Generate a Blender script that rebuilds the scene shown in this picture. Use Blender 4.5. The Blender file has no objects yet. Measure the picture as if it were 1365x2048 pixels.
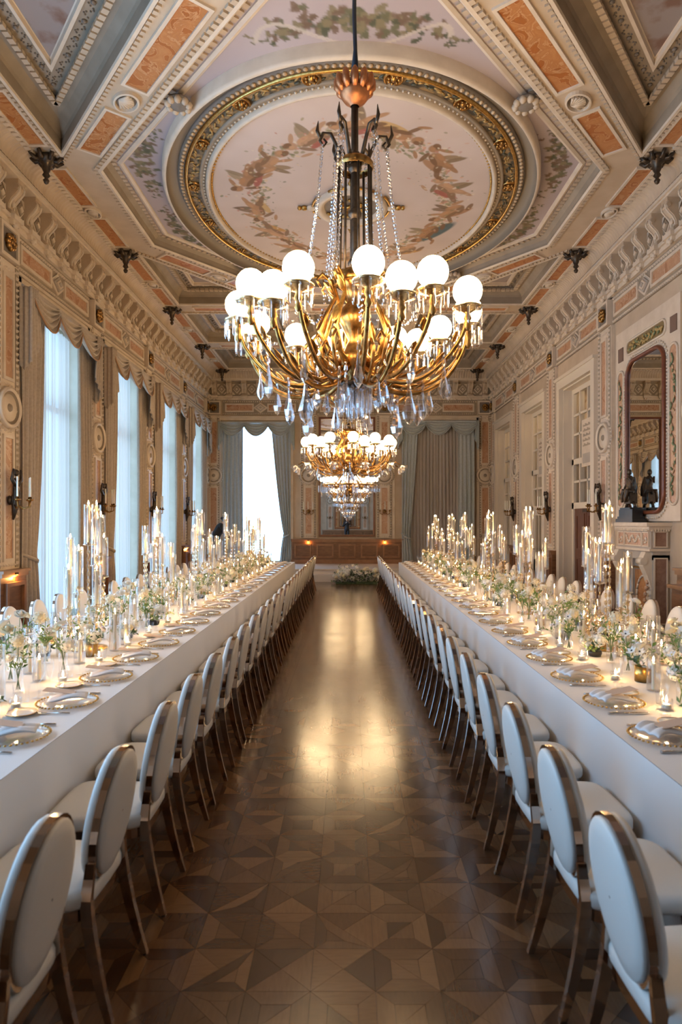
import bpy, math, random
import numpy as np
from mathutils import Vector, Matrix

random.seed(7)
PI = math.pi
SC = bpy.context.scene
COL = SC.collection

# ------------------------------------------------------------------ camera
cam_d = bpy.data.cameras.new('camera')
cam = bpy.data.objects.new('camera', cam_d)
COL.objects.link(cam)
cam.location = (0, 0, 1.8)
cam.rotation_euler = (PI / 2, 0, 0)
cam_d.sensor_fit = 'VERTICAL'
cam_d.sensor_height = 36.0
cam_d.sensor_width = 24.0
cam_d.lens = 1300.0 / 2048 * 36
cam_d.shift_x = -14.5 / 2048
cam_d.shift_y = 21.0 / 2048
cam_d.clip_start = 0.05
cam_d.clip_end = 200
cam_d.dof.use_dof = True
cam_d.dof.focus_distance = 9.0
cam_d.dof.aperture_fstop = 2.8
SC.camera = cam

# ------------------------------------------------------------------ sky and exposure
w = bpy.data.worlds.new('sky')
SC.world = w
w.use_nodes = True
bg = w.node_tree.nodes['Background']
bg.inputs[0].default_value = (0.34, 0.63, 1.0, 1)
bg.inputs[1].default_value = 6.6
SC.view_settings.view_transform = 'Standard'
SC.view_settings.look = 'None'
SC.view_settings.exposure = 0.0
SC.view_settings.gamma = 1.0
SC.view_settings.use_curve_mapping = False
try:
    SC.cycles.max_bounces = 14
    SC.cycles.diffuse_bounces = 4
    SC.cycles.glossy_bounces = 10
    SC.cycles.transparent_max_bounces = 24
    SC.cycles.sample_clamp_indirect = 6.0
    SC.cycles.use_denoising = True
    SC.cycles.caustics_reflective = False
    SC.cycles.caustics_refractive = False
except Exception:
    pass
GLOBE_L = 39.0      # radiance of the frosted chandelier globes
FLAME_L = 520.0     # radiance of a candle flame
UPLIGHT_W = 7.0

# ------------------------------------------------------------------ room measures
XL, XR, YB, YN = -5.0, 5.1, 23.0, -4.0
XC, HW = 0.05, 5.05
ZB = 7.1                       # underside of the ceiling beams
BAY = [-4.0, -0.65, 2.7, 6.05, 9.4, 12.75, 16.1, 19.45, 22.8]


def portal(name, loc, rot, sx, sy):
    l = bpy.data.lights.new(name, 'AREA')
    l.shape = 'RECTANGLE'
    l.size, l.size_y = sx, sy
    l.cycles.is_portal = True
    o = bpy.data.objects.new(name, l)
    COL.objects.link(o)
    o.location, o.rotation_euler = loc, rot
    return o


for i in range(1, 8):
    if i == 0:
        continue
    portal('window_portal', (XL - 0.42, BAY[i] + 1.675, 2.75), (0, -PI / 2, 0), 5.2, 2.5)
portal('window_portal', (-3.28, YB + 0.42, 2.85), (-PI / 2, 0, 0), 2.1, 4.9)

# ------------------------------------------------------------------ helpers: meshes
MESHES = {}
KIDS = {}


class MB:
    def __init__(s):
        s.v, s.f, s.m, s.sm = [], [], [], []

    def add(s, vs, fs, mi=0, sm=False):
        o = len(s.v)
        s.v.extend(vs)
        for f in fs:
            s.f.append([i + o for i in f])
        s.m.extend([mi] * len(fs))
        s.sm.extend([sm] * len(fs))
        return s

    def box(s, x0, x1, y0, y1, z0, z1, mi=0):
        x0, x1 = min(x0, x1), max(x0, x1)
        y0, y1 = min(y0, y1), max(y0, y1)
        z0, z1 = min(z0, z1), max(z0, z1)
        return s.add([(x0, y0, z0), (x1, y0, z0), (x1, y1, z0), (x0, y1, z0), (x0, y0, z1), (x1, y0, z1), (x1, y1, z1), (x0, y1, z1)],
                     [(3, 2, 1, 0), (4, 5, 6, 7), (0, 1, 5, 4), (1, 2, 6, 5), (2, 3, 7, 6), (3, 0, 4, 7)], mi)

    def obox(s, c, ax, ay, az, mi=0):
        c, ax, ay, az = Vector(c), Vector(ax), Vector(ay), Vector(az)
        vs = []
        for k in (-1, 1):
            for (i, j) in ((-1, -1), (1, -1), (1, 1), (-1, 1)):
                vs.append(tuple(c + ax * i + ay * j + az * k))
        return s.add(vs, [(3, 2, 1, 0), (4, 5, 6, 7), (0, 1, 5, 4), (1, 2, 6, 5), (2, 3, 7, 6), (3, 0, 4, 7)], mi)

    def prism(s, pts, z0, z1, mi=0):
        n = len(pts)
        vs = [(p[0], p[1], z0) for p in pts] + [(p[0], p[1], z1) for p in pts]
        fs = [tuple(reversed(range(n))), tuple(range(n, 2 * n))]
        fs += [(i, (i + 1) % n, n + (i + 1) % n, n + i) for i in range(n)]
        return s.add(vs, fs, mi)

    def tube(s, path, r, seg=8, mi=0, cap=True, sm=True):
        path = [Vector(p) for p in path]
        n = len(path)
        if not isinstance(r, (list, tuple)):
            r = [r] * n
        vs, fs = [], []
        ref = None
        for i, p in enumerate(path):
            t = (path[min(i + 1, n - 1)] - path[max(i - 1, 0)])
            if t.length < 1e-9:
                t = Vector((0, 0, 1))
            t.normalize()
            if ref is None:
                ref = Vector((1, 0, 0)) if abs(t.x) < 0.8 else Vector((0, 1, 0))
            a = ref - t * ref.dot(t)
            if a.length < 1e-6:
                a = t.orthogonal()
            a.normalize()
            ref = a
            b = t.cross(a)
            for k in range(seg):
                an = 2 * PI * k / seg
                vs.append(tuple(p + (a * math.cos(an) + b * math.sin(an)) * r[i]))
        for i in range(n - 1):
            for k in range(seg):
                k2 = (k + 1) % seg
                fs.append((i * seg + k, i * seg + k2, (i + 1) * seg + k2, (i + 1) * seg + k))
        s.add(vs, fs, mi, sm)
        if cap:
            o = len(s.v) - n * seg
            s.f.append([o + k for k in reversed(range(seg))])
            s.f.append([o + (n - 1) * seg + k for k in range(seg)])
            s.m += [mi, mi]
            s.sm += [False, False]
        return s

    def lathe(s, prof, seg=16, c=(0, 0, 0), mi=0, axis='z', sm=True):
        vs, fs = [], []
        n = len(prof)
        for (r, z) in prof:
            for k in range(seg):
                a = 2 * PI * k / seg
                x, y = r * math.cos(a), r * math.sin(a)
                if axis == 'z':
                    q = (x, y, z)
                elif axis == 'x':
                    q = (z, x, y)
                else:
                    q = (y, z, x)
                vs.append((c[0] + q[0], c[1] + q[1], c[2] + q[2]))
        for i in range(n - 1):
            for k in range(seg):
                k2 = (k + 1) % seg
                fs.append((i * seg + k, i * seg + k2, (i + 1) * seg + k2, (i + 1) * seg + k))
        return s.add(vs, fs, mi, sm)

    def ball(s, c, r, seg=10, rings=6, mi=0, rot=None, sm=True):
        if not isinstance(r, (list, tuple)):
            r = (r, r, r)
        vs, fs = [], []
        for i in range(rings + 1):
            th = PI * i / rings
            for k in range(seg):
                ph = 2 * PI * k / seg
                p = Vector((r[0] * math.sin(th) * math.cos(ph), r[1] * math.sin(th) * math.sin(ph), r[2] * math.cos(th)))
                if rot is not None:
                    p = rot @ p
                vs.append((c[0] + p.x, c[1] + p.y, c[2] + p.z))
        for i in range(rings):
            for k in range(seg):
                k2 = (k + 1) % seg
                fs.append((i * seg + k, (i + 1) * seg + k, (i + 1) * seg + k2, i * seg + k2))
        return s.add(vs, fs, mi, sm)

    def sweep(s, path, prof, closed=True, mi=0, sm=False):
        """path: plan points (x, y); prof: (offset to the left of travel, z)."""
        n, m = len(path), len(prof)
        vs, fs = [], []
        for i in range(n):
            p = Vector((path[i][0], path[i][1]))
            a = Vector(path[i - 1]) if (closed or i > 0) else None
            b = Vector(path[(i + 1) % n]) if (closed or i < n - 1) else None
            t0 = (p - a).normalized() if a is not None else None
            t1 = (b - p).normalized() if b is not None else None
            if t0 is None:
                t0 = t1
            if t1 is None:
                t1 = t0
            n0, n1 = Vector((-t0.y, t0.x)), Vector((-t1.y, t1.x))
            nn = (n0 + n1)
            nn = nn / max(1e-6, nn.length)
            k = 1 / max(0.3, nn.dot(n0))
            for (d, z) in prof:
                vs.append((p.x + nn.x * d * k, p.y + nn.y * d * k, z))
        rng = range(n) if closed else range(n - 1)
        for i in rng:
            j = (i + 1) % n
            for q in range(m - 1):
                fs.append((i * m + q, j * m + q, j * m + q + 1, i * m + q + 1))
        return s.add(vs, fs, mi, sm)

    def grid(s, fn, nu, nv, mi=0, sm=True):
        vs = [tuple(fn(i / nu, j / nv)) for j in range(nv + 1) for i in range(nu + 1)]
        fs = [(j * (nu + 1) + i, j * (nu + 1) + i + 1, (j + 1) * (nu + 1) + i + 1, (j + 1) * (nu + 1) + i) for j in range(nv) for i in range(nu)]
        return s.add(vs, fs, mi, sm)

    def mesh(s, name, mats):
        me = bpy.data.meshes.new(name)
        me.from_pydata([tuple(v) for v in s.v], [], s.f)
        if not isinstance(mats, (list, tuple)):
            mats = [mats]
        for m_ in mats:
            me.materials.append(m_)
        if len(mats) > 1:
            me.polygons.foreach_set('material_index', s.m)
        me.polygons.foreach_set('use_smooth', s.sm)
        me.update()
        return me

    def build(s, name, mats, parent=None, loc=None, kind=None, thick=0, label=None):
        o = link(name, s.mesh(name, mats), parent, loc)
        if kind:
            o['kind'] = kind
        if label:
            o['label'] = label
        if thick:
            md = o.modifiers.new('solid', 'SOLIDIFY')
            md.thickness = thick
            md.offset = 0
        return o


def link(name, data, parent=None, loc=None, rotz=None):
    o = bpy.data.objects.new(name, data)
    COL.objects.link(o)
    if parent is not None:
        o.parent = parent
        KIDS.setdefault(parent.name, []).append(o)
    if loc is not None:
        o.location = loc
    if rotz is not None:
        o.rotation_euler = (0, 0, rotz)
    return o


def tag(o, label, cat, group=None, kind=None):
    o['label'] = label
    o['category'] = cat
    if group:
        o['group'] = group
    if kind:
        o['kind'] = kind
    return o


def thing(name, label, cat, loc=(0, 0, 0), rotz=0, group=None):
    o = bpy.data.objects.new(name, None)
    COL.objects.link(o)
    o.empty_display_size = 0.1
    o.location = loc
    o.rotation_euler = (0, 0, rotz)
    return tag(o, label, cat, group)


def dup(root, loc, rotz=0, label=None, group=None, scale=None):
    r = root.copy()
    COL.objects.link(r)
    r.location = loc
    r.rotation_euler = (0, 0, rotz)
    if scale:
        r.scale = (scale, scale, scale) if not isinstance(scale, tuple) else scale
    if label:
        r['label'] = label
    if group:
        r['group'] = group
    for ch in KIDS.get(root.name, []):
        c = ch.copy()
        COL.objects.link(c)
        c.parent = r
        KIDS.setdefault(r.name, []).append(c)
        for g in KIDS.get(ch.name, []):
            d = g.copy()
            COL.objects.link(d)
            d.parent = c
            KIDS.setdefault(c.name, []).append(d)
    return r


ONES = 'zeroth first second third fourth fifth sixth seventh eighth ninth tenth eleventh twelfth thirteenth fourteenth fifteenth sixteenth seventeenth eighteenth nineteenth'.split()
TENS = {2: ('twentieth', 'twenty'), 3: ('thirtieth', 'thirty'), 4: ('fortieth', 'forty'), 5: ('fiftieth', 'fifty'), 6: ('sixtieth', 'sixty')}


def nth(i):
    if i < 20:
        return ONES[i]
    a, b = divmod(i, 10)
    return TENS[a][0] if b == 0 else TENS[a][1] + '-' + ONES[b]


def path_points(path, spacing, closed=True, phase=0.5):
    """Evenly spaced (x, y, tangent) along a plan path."""
    out = []
    n = len(path)
    segs = range(n) if closed else range(n - 1)
    for i in segs:
        a, b = Vector(path[i]), Vector(path[(i + 1) % n])
        L = (b - a).length
        k = max(1, int(round(L / spacing)))
        t = (b - a).normalized()
        for q in range(k):
            p = a + (b - a) * ((q + phase) / k)
            out.append((p.x, p.y, t))
    return out


def ellipse(cx, cy, a, b, n=96):
    return [(cx + a * math.cos(2 * PI * i / n), cy + b * math.sin(2 * PI * i / n)) for i in range(n)]


# ------------------------------------------------------------------ materials
MATS = {}


def nodes(name):
    m = bpy.data.materials.new(name)
    m.use_nodes = True
    nt = m.node_tree
    b = nt.nodes['Principled BSDF']
    MATS[name] = m
    return m, nt, b


def pmat(name, col, rough=0.6, metal=0.0, col2=None, scale=4.0, detail=4.0, bump=0.0, bscale=60.0, stretch=None, spec=None, ramp=(0.35, 0.65), coords='Object', sub=0.0, coat=0.0, sheen=0.0):
    m, nt, b = nodes(name)
    N, L = nt.nodes, nt.links
    b.inputs['Base Color'].default_value = (*col, 1)
    b.inputs['Roughness'].default_value = rough
    b.inputs['Metallic'].default_value = metal
    if spec is not None:
        b.inputs['Specular IOR Level'].default_value = spec
    if sub:
        b.inputs['Subsurface Weight'].default_value = sub
        b.inputs['Subsurface Radius'].default_value = (0.02, 0.012, 0.006)
    if coat:
        b.inputs['Coat Weight'].default_value = coat
        b.inputs['Coat Roughness'].default_value = 0.1
    if sheen:
        b.inputs['Sheen Weight'].default_value = sheen
    tc = N.new('ShaderNodeTexCoord')
    mp = N.new('ShaderNodeMapping')
    if stretch:
        mp.inputs['Scale'].default_value = stretch
    L.new(tc.outputs[coords], mp.inputs[0])
    if col2:
        t = N.new('ShaderNodeTexNoise')
        t.inputs['Scale'].default_value = scale
        t.inputs['Detail'].default_value = detail
        L.new(mp.outputs[0], t.inputs['Vector'])
        r = N.new('ShaderNodeValToRGB')
        r.color_ramp.elements[0].position, r.color_ramp.elements[1].position = ramp
        r.color_ramp.elements[0].color = (*col, 1)
        r.color_ramp.elements[1].color = (*col2, 1)
        L.new(t.outputs['Fac'], r.inputs[0])
        L.new(r.outputs[0], b.inputs['Base Color'])
    if bump:
        t2 = N.new('ShaderNodeTexNoise')
        t2.inputs['Scale'].default_value = bscale
        t2.inputs['Detail'].default_value = 3
        L.new(mp.outputs[0], t2.inputs['Vector'])
        bp = N.new('ShaderNodeBump')
        bp.inputs['Strength'].default_value = bump
        bp.inputs['Distance'].default_value = 0.01
        L.new(t2.outputs['Fac'], bp.inputs['Height'])
        L.new(bp.outputs[0], b.inputs['Normal'])
    return m


def marble(name, c1, c2, c3):
    m, nt, b = nodes(name)
    N, L = nt.nodes, nt.links
    tc = N.new('ShaderNodeTexCoord')
    n1 = N.new('ShaderNodeTexNoise')
    n1.inputs['Scale'].default_value = 5
    n1.inputs['Detail'].default_value = 8
    n1.inputs['Distortion'].default_value = 1.6
    L.new(tc.outputs['Object'], n1.inputs['Vector'])
    r = N.new('ShaderNodeValToRGB')
    e = r.color_ramp.elements
    e[0].position, e[0].color = 0.3, (*c1, 1)
    e[1].position, e[1].color = 0.72, (*c2, 1)
    x = e.new(0.5)
    x.color = tuple((c1[i] + c2[i]) / 2 for i in range(3)) + (1,)
    y = e.new(0.545)
    y.color = (*c3, 1)
    z = e.new(0.58)
    z.color = (*c2, 1)
    L.new(n1.outputs['Fac'], r.inputs[0])
    L.new(r.outputs[0], b.inputs['Base Color'])
    b.inputs['Roughness'].default_value = 0.38
    return m


def thin_glass(name, tint=(1, 1, 1), base=0.04, edge=0.55, rough=0.02, power=2.5):
    m = bpy.data.materials.new(name)
    m.use_nodes = True
    nt = m.node_tree
    N, L = nt.nodes, nt.links
    N.clear()
    out = N.new('ShaderNodeOutputMaterial')
    tr = N.new('ShaderNodeBsdfTransparent')
    tr.inputs[0].default_value = (*tint, 1)
    gl = N.new('ShaderNodeBsdfGlossy')
    gl.inputs['Roughness'].default_value = rough
    gl.inputs[0].default_value = (1, 1, 1, 1)
    lw = N.new('ShaderNodeLayerWeight')
    lw.inputs[0].default_value = 0.5
    pw = N.new('ShaderNodeMath')
    pw.operation = 'POWER'
    pw.inputs[1].default_value = power
    ml = N.new('ShaderNodeMath')
    ml.operation = 'MULTIPLY_ADD'
    ml.inputs[1].default_value = edge
    ml.inputs[2].default_value = base
    mx = N.new('ShaderNodeMixShader')
    L.new(lw.outputs['Facing'], pw.inputs[0])
    L.new(pw.outputs[0], ml.inputs[0])
    L.new(ml.outputs[0], mx.inputs[0])
    L.new(tr.outputs[0], mx.inputs[1])
    L.new(gl.outputs[0], mx.inputs[2])
    L.new(mx.outputs[0], out.inputs[0])
    MATS[name] = m
    return m


def emit(name, col, s):
    m = bpy.data.materials.new(name)
    m.use_nodes = True
    nt = m.node_tree
    nt.nodes.clear()
    out = nt.nodes.new('ShaderNodeOutputMaterial')
    e = nt.nodes.new('ShaderNodeEmission')
    e.inputs[0].default_value = (*col, 1)
    e.inputs[1].default_value = s
    nt.links.new(e.outputs[0], out.inputs[0])
    MATS[name] = m
    return m


def sheer(name, col, tcol, tfac):
    """woven sheer cloth: part open weave (transparent), part translucent and diffuse thread."""
    m = bpy.data.materials.new(name)
    m.use_nodes = True
    nt = m.node_tree
    N, L = nt.nodes, nt.links
    N.clear()
    out = N.new('ShaderNodeOutputMaterial')
    d = N.new('ShaderNodeBsdfDiffuse')
    d.inputs[0].default_value = (*col, 1)
    t = N.new('ShaderNodeBsdfTranslucent')
    t.inputs[0].default_value = (*tcol, 1)
    tr = N.new('ShaderNodeBsdfTransparent')
    m1, m2 = N.new('ShaderNodeMixShader'), N.new('ShaderNodeMixShader')
    m1.inputs[0].default_value = 0.6
    m2.inputs[0].default_value = tfac
    L.new(d.outputs[0], m1.inputs[1])
    L.new(t.outputs[0], m1.inputs[2])
    L.new(m1.outputs[0], m2.inputs[1])
    L.new(tr.outputs[0], m2.inputs[2])
    L.new(m2.outputs[0], out.inputs[0])
    MATS[name] = m
    return m


def vcol(name, rough=0.8):
    m, nt, b = nodes(name)
    a = nt.nodes.new('ShaderNodeVertexColor')
    a.layer_name = 'paint'
    nt.links.new(a.outputs[0], b.inputs['Base Color'])
    b.inputs['Roughness'].default_value = rough
    return m


CREAM = pmat('cream_plaster', (0.50, 0.385, 0.27), 0.55, col2=(0.57, 0.45, 0.325), scale=3, bump=0.05)
CREAM2 = pmat('pale_cream_plaster', (0.63, 0.52, 0.40), 0.5, col2=(0.70, 0.59, 0.465), scale=5)
TAUPE = pmat('taupe_plaster', (0.285, 0.225, 0.16), 0.6, col2=(0.345, 0.275, 0.20), scale=3, bump=0.05)
DKTAUPE = pmat('dark_taupe_plaster', (0.17, 0.14, 0.11), 0.65, col2=(0.22, 0.18, 0.145), scale=6)
OCHRE = pmat('ochre_plaster', (0.55, 0.36, 0.19), 0.55, col2=(0.62, 0.43, 0.25), scale=4)
LILAC = pmat('lilac_painted_plaster', (0.50, 0.43, 0.42), 0.7, col2=(0.56, 0.48, 0.46), scale=2)
MARBLE = marble('peach_marble', (0.50, 0.23, 0.085), (0.38, 0.125, 0.03), (0.55, 0.30, 0.14))
MARBLEP = marble('pale_rose_marble', (0.55, 0.33, 0.20), (0.41, 0.20, 0.10), (0.60, 0.41, 0.29))
WHITE = pmat('white_painted_wood', (0.70, 0.61, 0.49), 0.4)
GOLD = pmat('gilt', (0.70, 0.43, 0.13), 0.33, 1.0, col2=(0.46, 0.26, 0.075), scale=30)
BRASS = pmat('aged_brass', (0.52, 0.29, 0.09), 0.30, 1.0, col2=(0.20, 0.105, 0.035), scale=16)
BRONZE = pmat('dark_bronze', (0.055, 0.042, 0.032), 0.38, 0.7, col2=(0.10, 0.07, 0.045), scale=20)
COPPER = pmat('copper_gilt', (0.55, 0.22, 0.09), 0.4, 0.8, col2=(0.40, 0.16, 0.07), scale=20)
WOOD = pmat('walnut_panelling', (0.14, 0.058, 0.024), 0.35, col2=(0.21, 0.095, 0.042), scale=5, stretch=(1, 1, 6), bump=0.05)
WOODF = pmat('walnut_moulding', (0.24, 0.11, 0.05), 0.3, col2=(0.30, 0.145, 0.07), scale=6)
DOORWOOD = pmat('mahogany', (0.11, 0.036, 0.016), 0.3, col2=(0.15, 0.055, 0.025), scale=5, stretch=(6, 6, 1))
CHROME = pmat('bronzed_steel', (0.50, 0.39, 0.32), 0.10, 1.0)
LEATHER = pmat('white_leatherette', (0.76, 0.72, 0.66), 0.42, bump=0.08, bscale=220)
CLOTH = pmat('white_linen', (0.84, 0.80, 0.77), 0.75, bump=0.06, bscale=300, sheen=0.15)
NAPKIN = pmat('white_napkin_linen', (0.86, 0.84, 0.84), 0.8, bump=0.1, bscale=200)
MENU = pmat('blush_card', (0.62, 0.45, 0.34), 0.7)
PORCELAIN = pmat('porcelain', (0.85, 0.82, 0.78), 0.12)
SILVER = pmat('silver', (0.55, 0.52, 0.50), 0.18, 1.0)
WAX = pmat('ivory_wax', (0.95, 0.90, 0.78), 0.45, sub=0.3)
WICK = pmat('wick', (0.03, 0.02, 0.02), 0.9)
DRAPE = pmat('taupe_damask', (0.40, 0.33, 0.26), 0.7, col2=(0.47, 0.39, 0.31), scale=26, bump=0.2, bscale=90, sheen=0.3)
DRAPEB = pmat('dusty_blue_silk', (0.40, 0.44, 0.45), 0.6, col2=(0.46, 0.50, 0.51), scale=20, sheen=0.3)
DRAPEG = pmat('grey_curtain', (0.46, 0.42, 0.38), 0.75, col2=(0.40, 0.365, 0.335), scale=14, stretch=(8, 8, 0.4))
TRIMC = pmat('copper_braid', (0.42, 0.24, 0.13), 0.7)
PETAL = pmat('white_petal', (0.86, 0.83, 0.76), 0.6, sub=0.15)
PETALC = pmat('cream_petal', (0.86, 0.76, 0.55), 0.6, sub=0.15)
BLUSHP = pmat('blush_petal', (0.85, 0.68, 0.56), 0.6, sub=0.15)
YEL = pmat('yellow_flower_heart', (0.80, 0.60, 0.10), 0.7)
DARKC = pmat('dark_flower_heart', (0.02, 0.02, 0.03), 0.6)
LEAF = pmat('green_leaf', (0.13, 0.22, 0.045), 0.5, col2=(0.24, 0.33, 0.09), scale=8)
LEAFD = pmat('dark_green_leaf', (0.035, 0.075, 0.03), 0.5, col2=(0.07, 0.13, 0.05), scale=8)
STEM = pmat('green_stem', (0.12, 0.19, 0.06), 0.6)
BLACK = pmat('black_cloth', (0.012, 0.012, 0.015), 0.7)
BLUEC = pmat('blue_apron_cloth', (0.10, 0.35, 0.48), 0.8)
SKIN = pmat('skin', (0.55, 0.33, 0.23), 0.55)
HAIR = pmat('dark_hair', (0.018, 0.012, 0.01), 0.5)
CABLE = pmat('blue_black_cable_sleeve', (0.02, 0.03, 0.045), 0.6)
REDWOOD = pmat('red_mahogany_frame', (0.15, 0.042, 0.018), 0.3, col2=(0.20, 0.06, 0.026), scale=8)
STONE = pmat('carpeted_step', (0.62, 0.56, 0.52), 0.8, bump=0.1, bscale=150)
GREYP = pmat('grey_taupe_stone', (0.40, 0.35, 0.29), 0.5, col2=(0.45, 0.39, 0.33), scale=6)
GREEN = pmat('green_relief_leaf', (0.16, 0.20, 0.10), 0.5)
MIRROR = pmat('mirror_glass', (0.86, 0.86, 0.85), 0.0, 1.0)
GLASS = thin_glass('clear_glass')
TUBEG = thin_glass('candle_tube_glass', (0.985, 0.975, 0.96), 0.06, 0.55, 0.04, 2.4)
PANE = thin_glass('window_pane', (0.97, 0.98, 0.98), 0.03, 0.2)
CRYSTAL = thin_glass('cut_crystal', (0.90, 0.90, 0.92), 0.26, 0.74, 0.06, 1.2)
GOLDGLASS = thin_glass('gold_tinted_crystal', (0.97, 0.86, 0.66), 0.2, 0.6, 0.06, 1.5)
GLOBE = emit('lit_opal_globe', (1.0, 0.69, 0.37), GLOBE_L)
BULB = emit('lit_bulb', (1.0, 0.72, 0.40), GLOBE_L * 1.2)
FLAME = emit('candle_flame', (1.0, 0.60, 0.24), FLAME_L)
SHEER = sheer('sheer_voile', (0.60, 0.56, 0.51), (0.58, 0.46, 0.38), 0.08)
SHEERG = sheer('closed_grey_voile', (0.42, 0.38, 0.34), (0.3, 0.28, 0.26), 0.05)
PAINT = vcol('ceiling_painting')

# ================================================================== STRUCTURE
ROT = {'L': -PI / 2, 'R': PI / 2, 'B': PI, 'N': 0.0}


def W(wall, u, d, z):
    if wall == 'L':
        return (XL + d, u, z)
    if wall == 'R':
        return (XR - d, u, z)
    if wall == 'B':
        return (u, YB - d, z)
    return (u, YN + d, z)


def wbox(mb, wall, u0, u1, d0, d1, z0, z1, mi=0):
    a, b = W(wall, u0, d0, z0), W(wall, u1, d1, z1)
    return mb.box(a[0], b[0], a[1], b[1], a[2], b[2], mi)


def wframe(mb, wall, u0, u1, z0, z1, wd, d0, d1, mi=0):
    wbox(mb, wall, u0, u1, d0, d1, z0, z0 + wd, mi)
    wbox(mb, wall, u0, u1, d0, d1, z1 - wd, z1, mi)
    wbox(mb, wall, u0, u0 + wd, d0, d1, z0 + wd, z1 - wd, mi)
    wbox(mb, wall, u1 - wd, u1, d0, d1, z0 + wd, z1 - wd, mi)


def wbeads(mb, wall, u0, u1, z0, z1, d, size=0.028, gap=0.075, mi=0):
    """A row of little pyramidal beads along a line."""
    L = math.hypot(u1 - u0, z1 - z0)
    n = max(1, int(L / gap))
    for i in range(n):
        f = (i + 0.5) / n
        u, z = u0 + (u1 - u0) * f, z0 + (z1 - z0) * f
        s = size / 2
        vs = [W(wall, u - s, d, z - s), W(wall, u + s, d, z - s), W(wall, u + s, d, z + s), W(wall, u - s, d, z + s),
              W(wall, u, d + size * 0.8, z)]
        mb.add(vs, [(0, 1, 4), (1, 2, 4), (2, 3, 4), (3, 0, 4)], mi)


def wdisc(mb, wall, u, z, prof, seg=24, mi=0):
    """lathe about the wall normal; prof = (radius, depth)."""
    vs, fs = [], []
    n = len(prof)
    for (r, d) in prof:
        for k in range(seg):
            a = 2 * PI * k / seg
            vs.append(W(wall, u + r * math.cos(a), d, z + r * math.sin(a)))
    for i in range(n - 1):
        for k in range(seg):
            k2 = (k + 1) % seg
            fs.append((i * seg + k, i * seg + k2, (i + 1) * seg + k2, (i + 1) * seg + k))
    mb.add(vs, fs, mi, True)


WALL = {}


def make_wall(wall, name, lo, hi, openings, ztop=7.7):
    mb = MB()
    cur = lo
    for (a, b, z0, z1) in sorted(openings):
        if a > cur:
            wbox(mb, wall, cur, a, -0.5, 0, 0, ztop)
        if z0 > 0:
            wbox(mb, wall, a, b, -0.5, 0, 0, z0)
        wbox(mb, wall, a, b, -0.5, 0, z1, ztop)
        cur = b
    wbox(mb, wall, cur, hi, -0.5, 0, 0, ztop)
    o = mb.build(name, CREAM, kind='structure')
    WALL[wall] = o
    return o


OPEN_L = [(BAY[i] + 0.42, BAY[i] + 2.93, 0.0, 5.35) for i in range(1, 8)]
OPEN_R = [(BAY[i] + 0.68, BAY[i] + 2.67, 0.0, 4.95) for i in (5, 6, 7)]
make_wall('L', 'wall_left', YN - 0.5, YB + 0.5, OPEN_L)
make_wall('R', 'wall_right', YN - 0.5, YB + 0.5, OPEN_R)
make_wall('B', 'wall_back', XL, XR, [(-4.4, -2.15, 0.36, 5.3)])
make_wall('N', 'wall_near', XL, XR, [])


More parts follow.
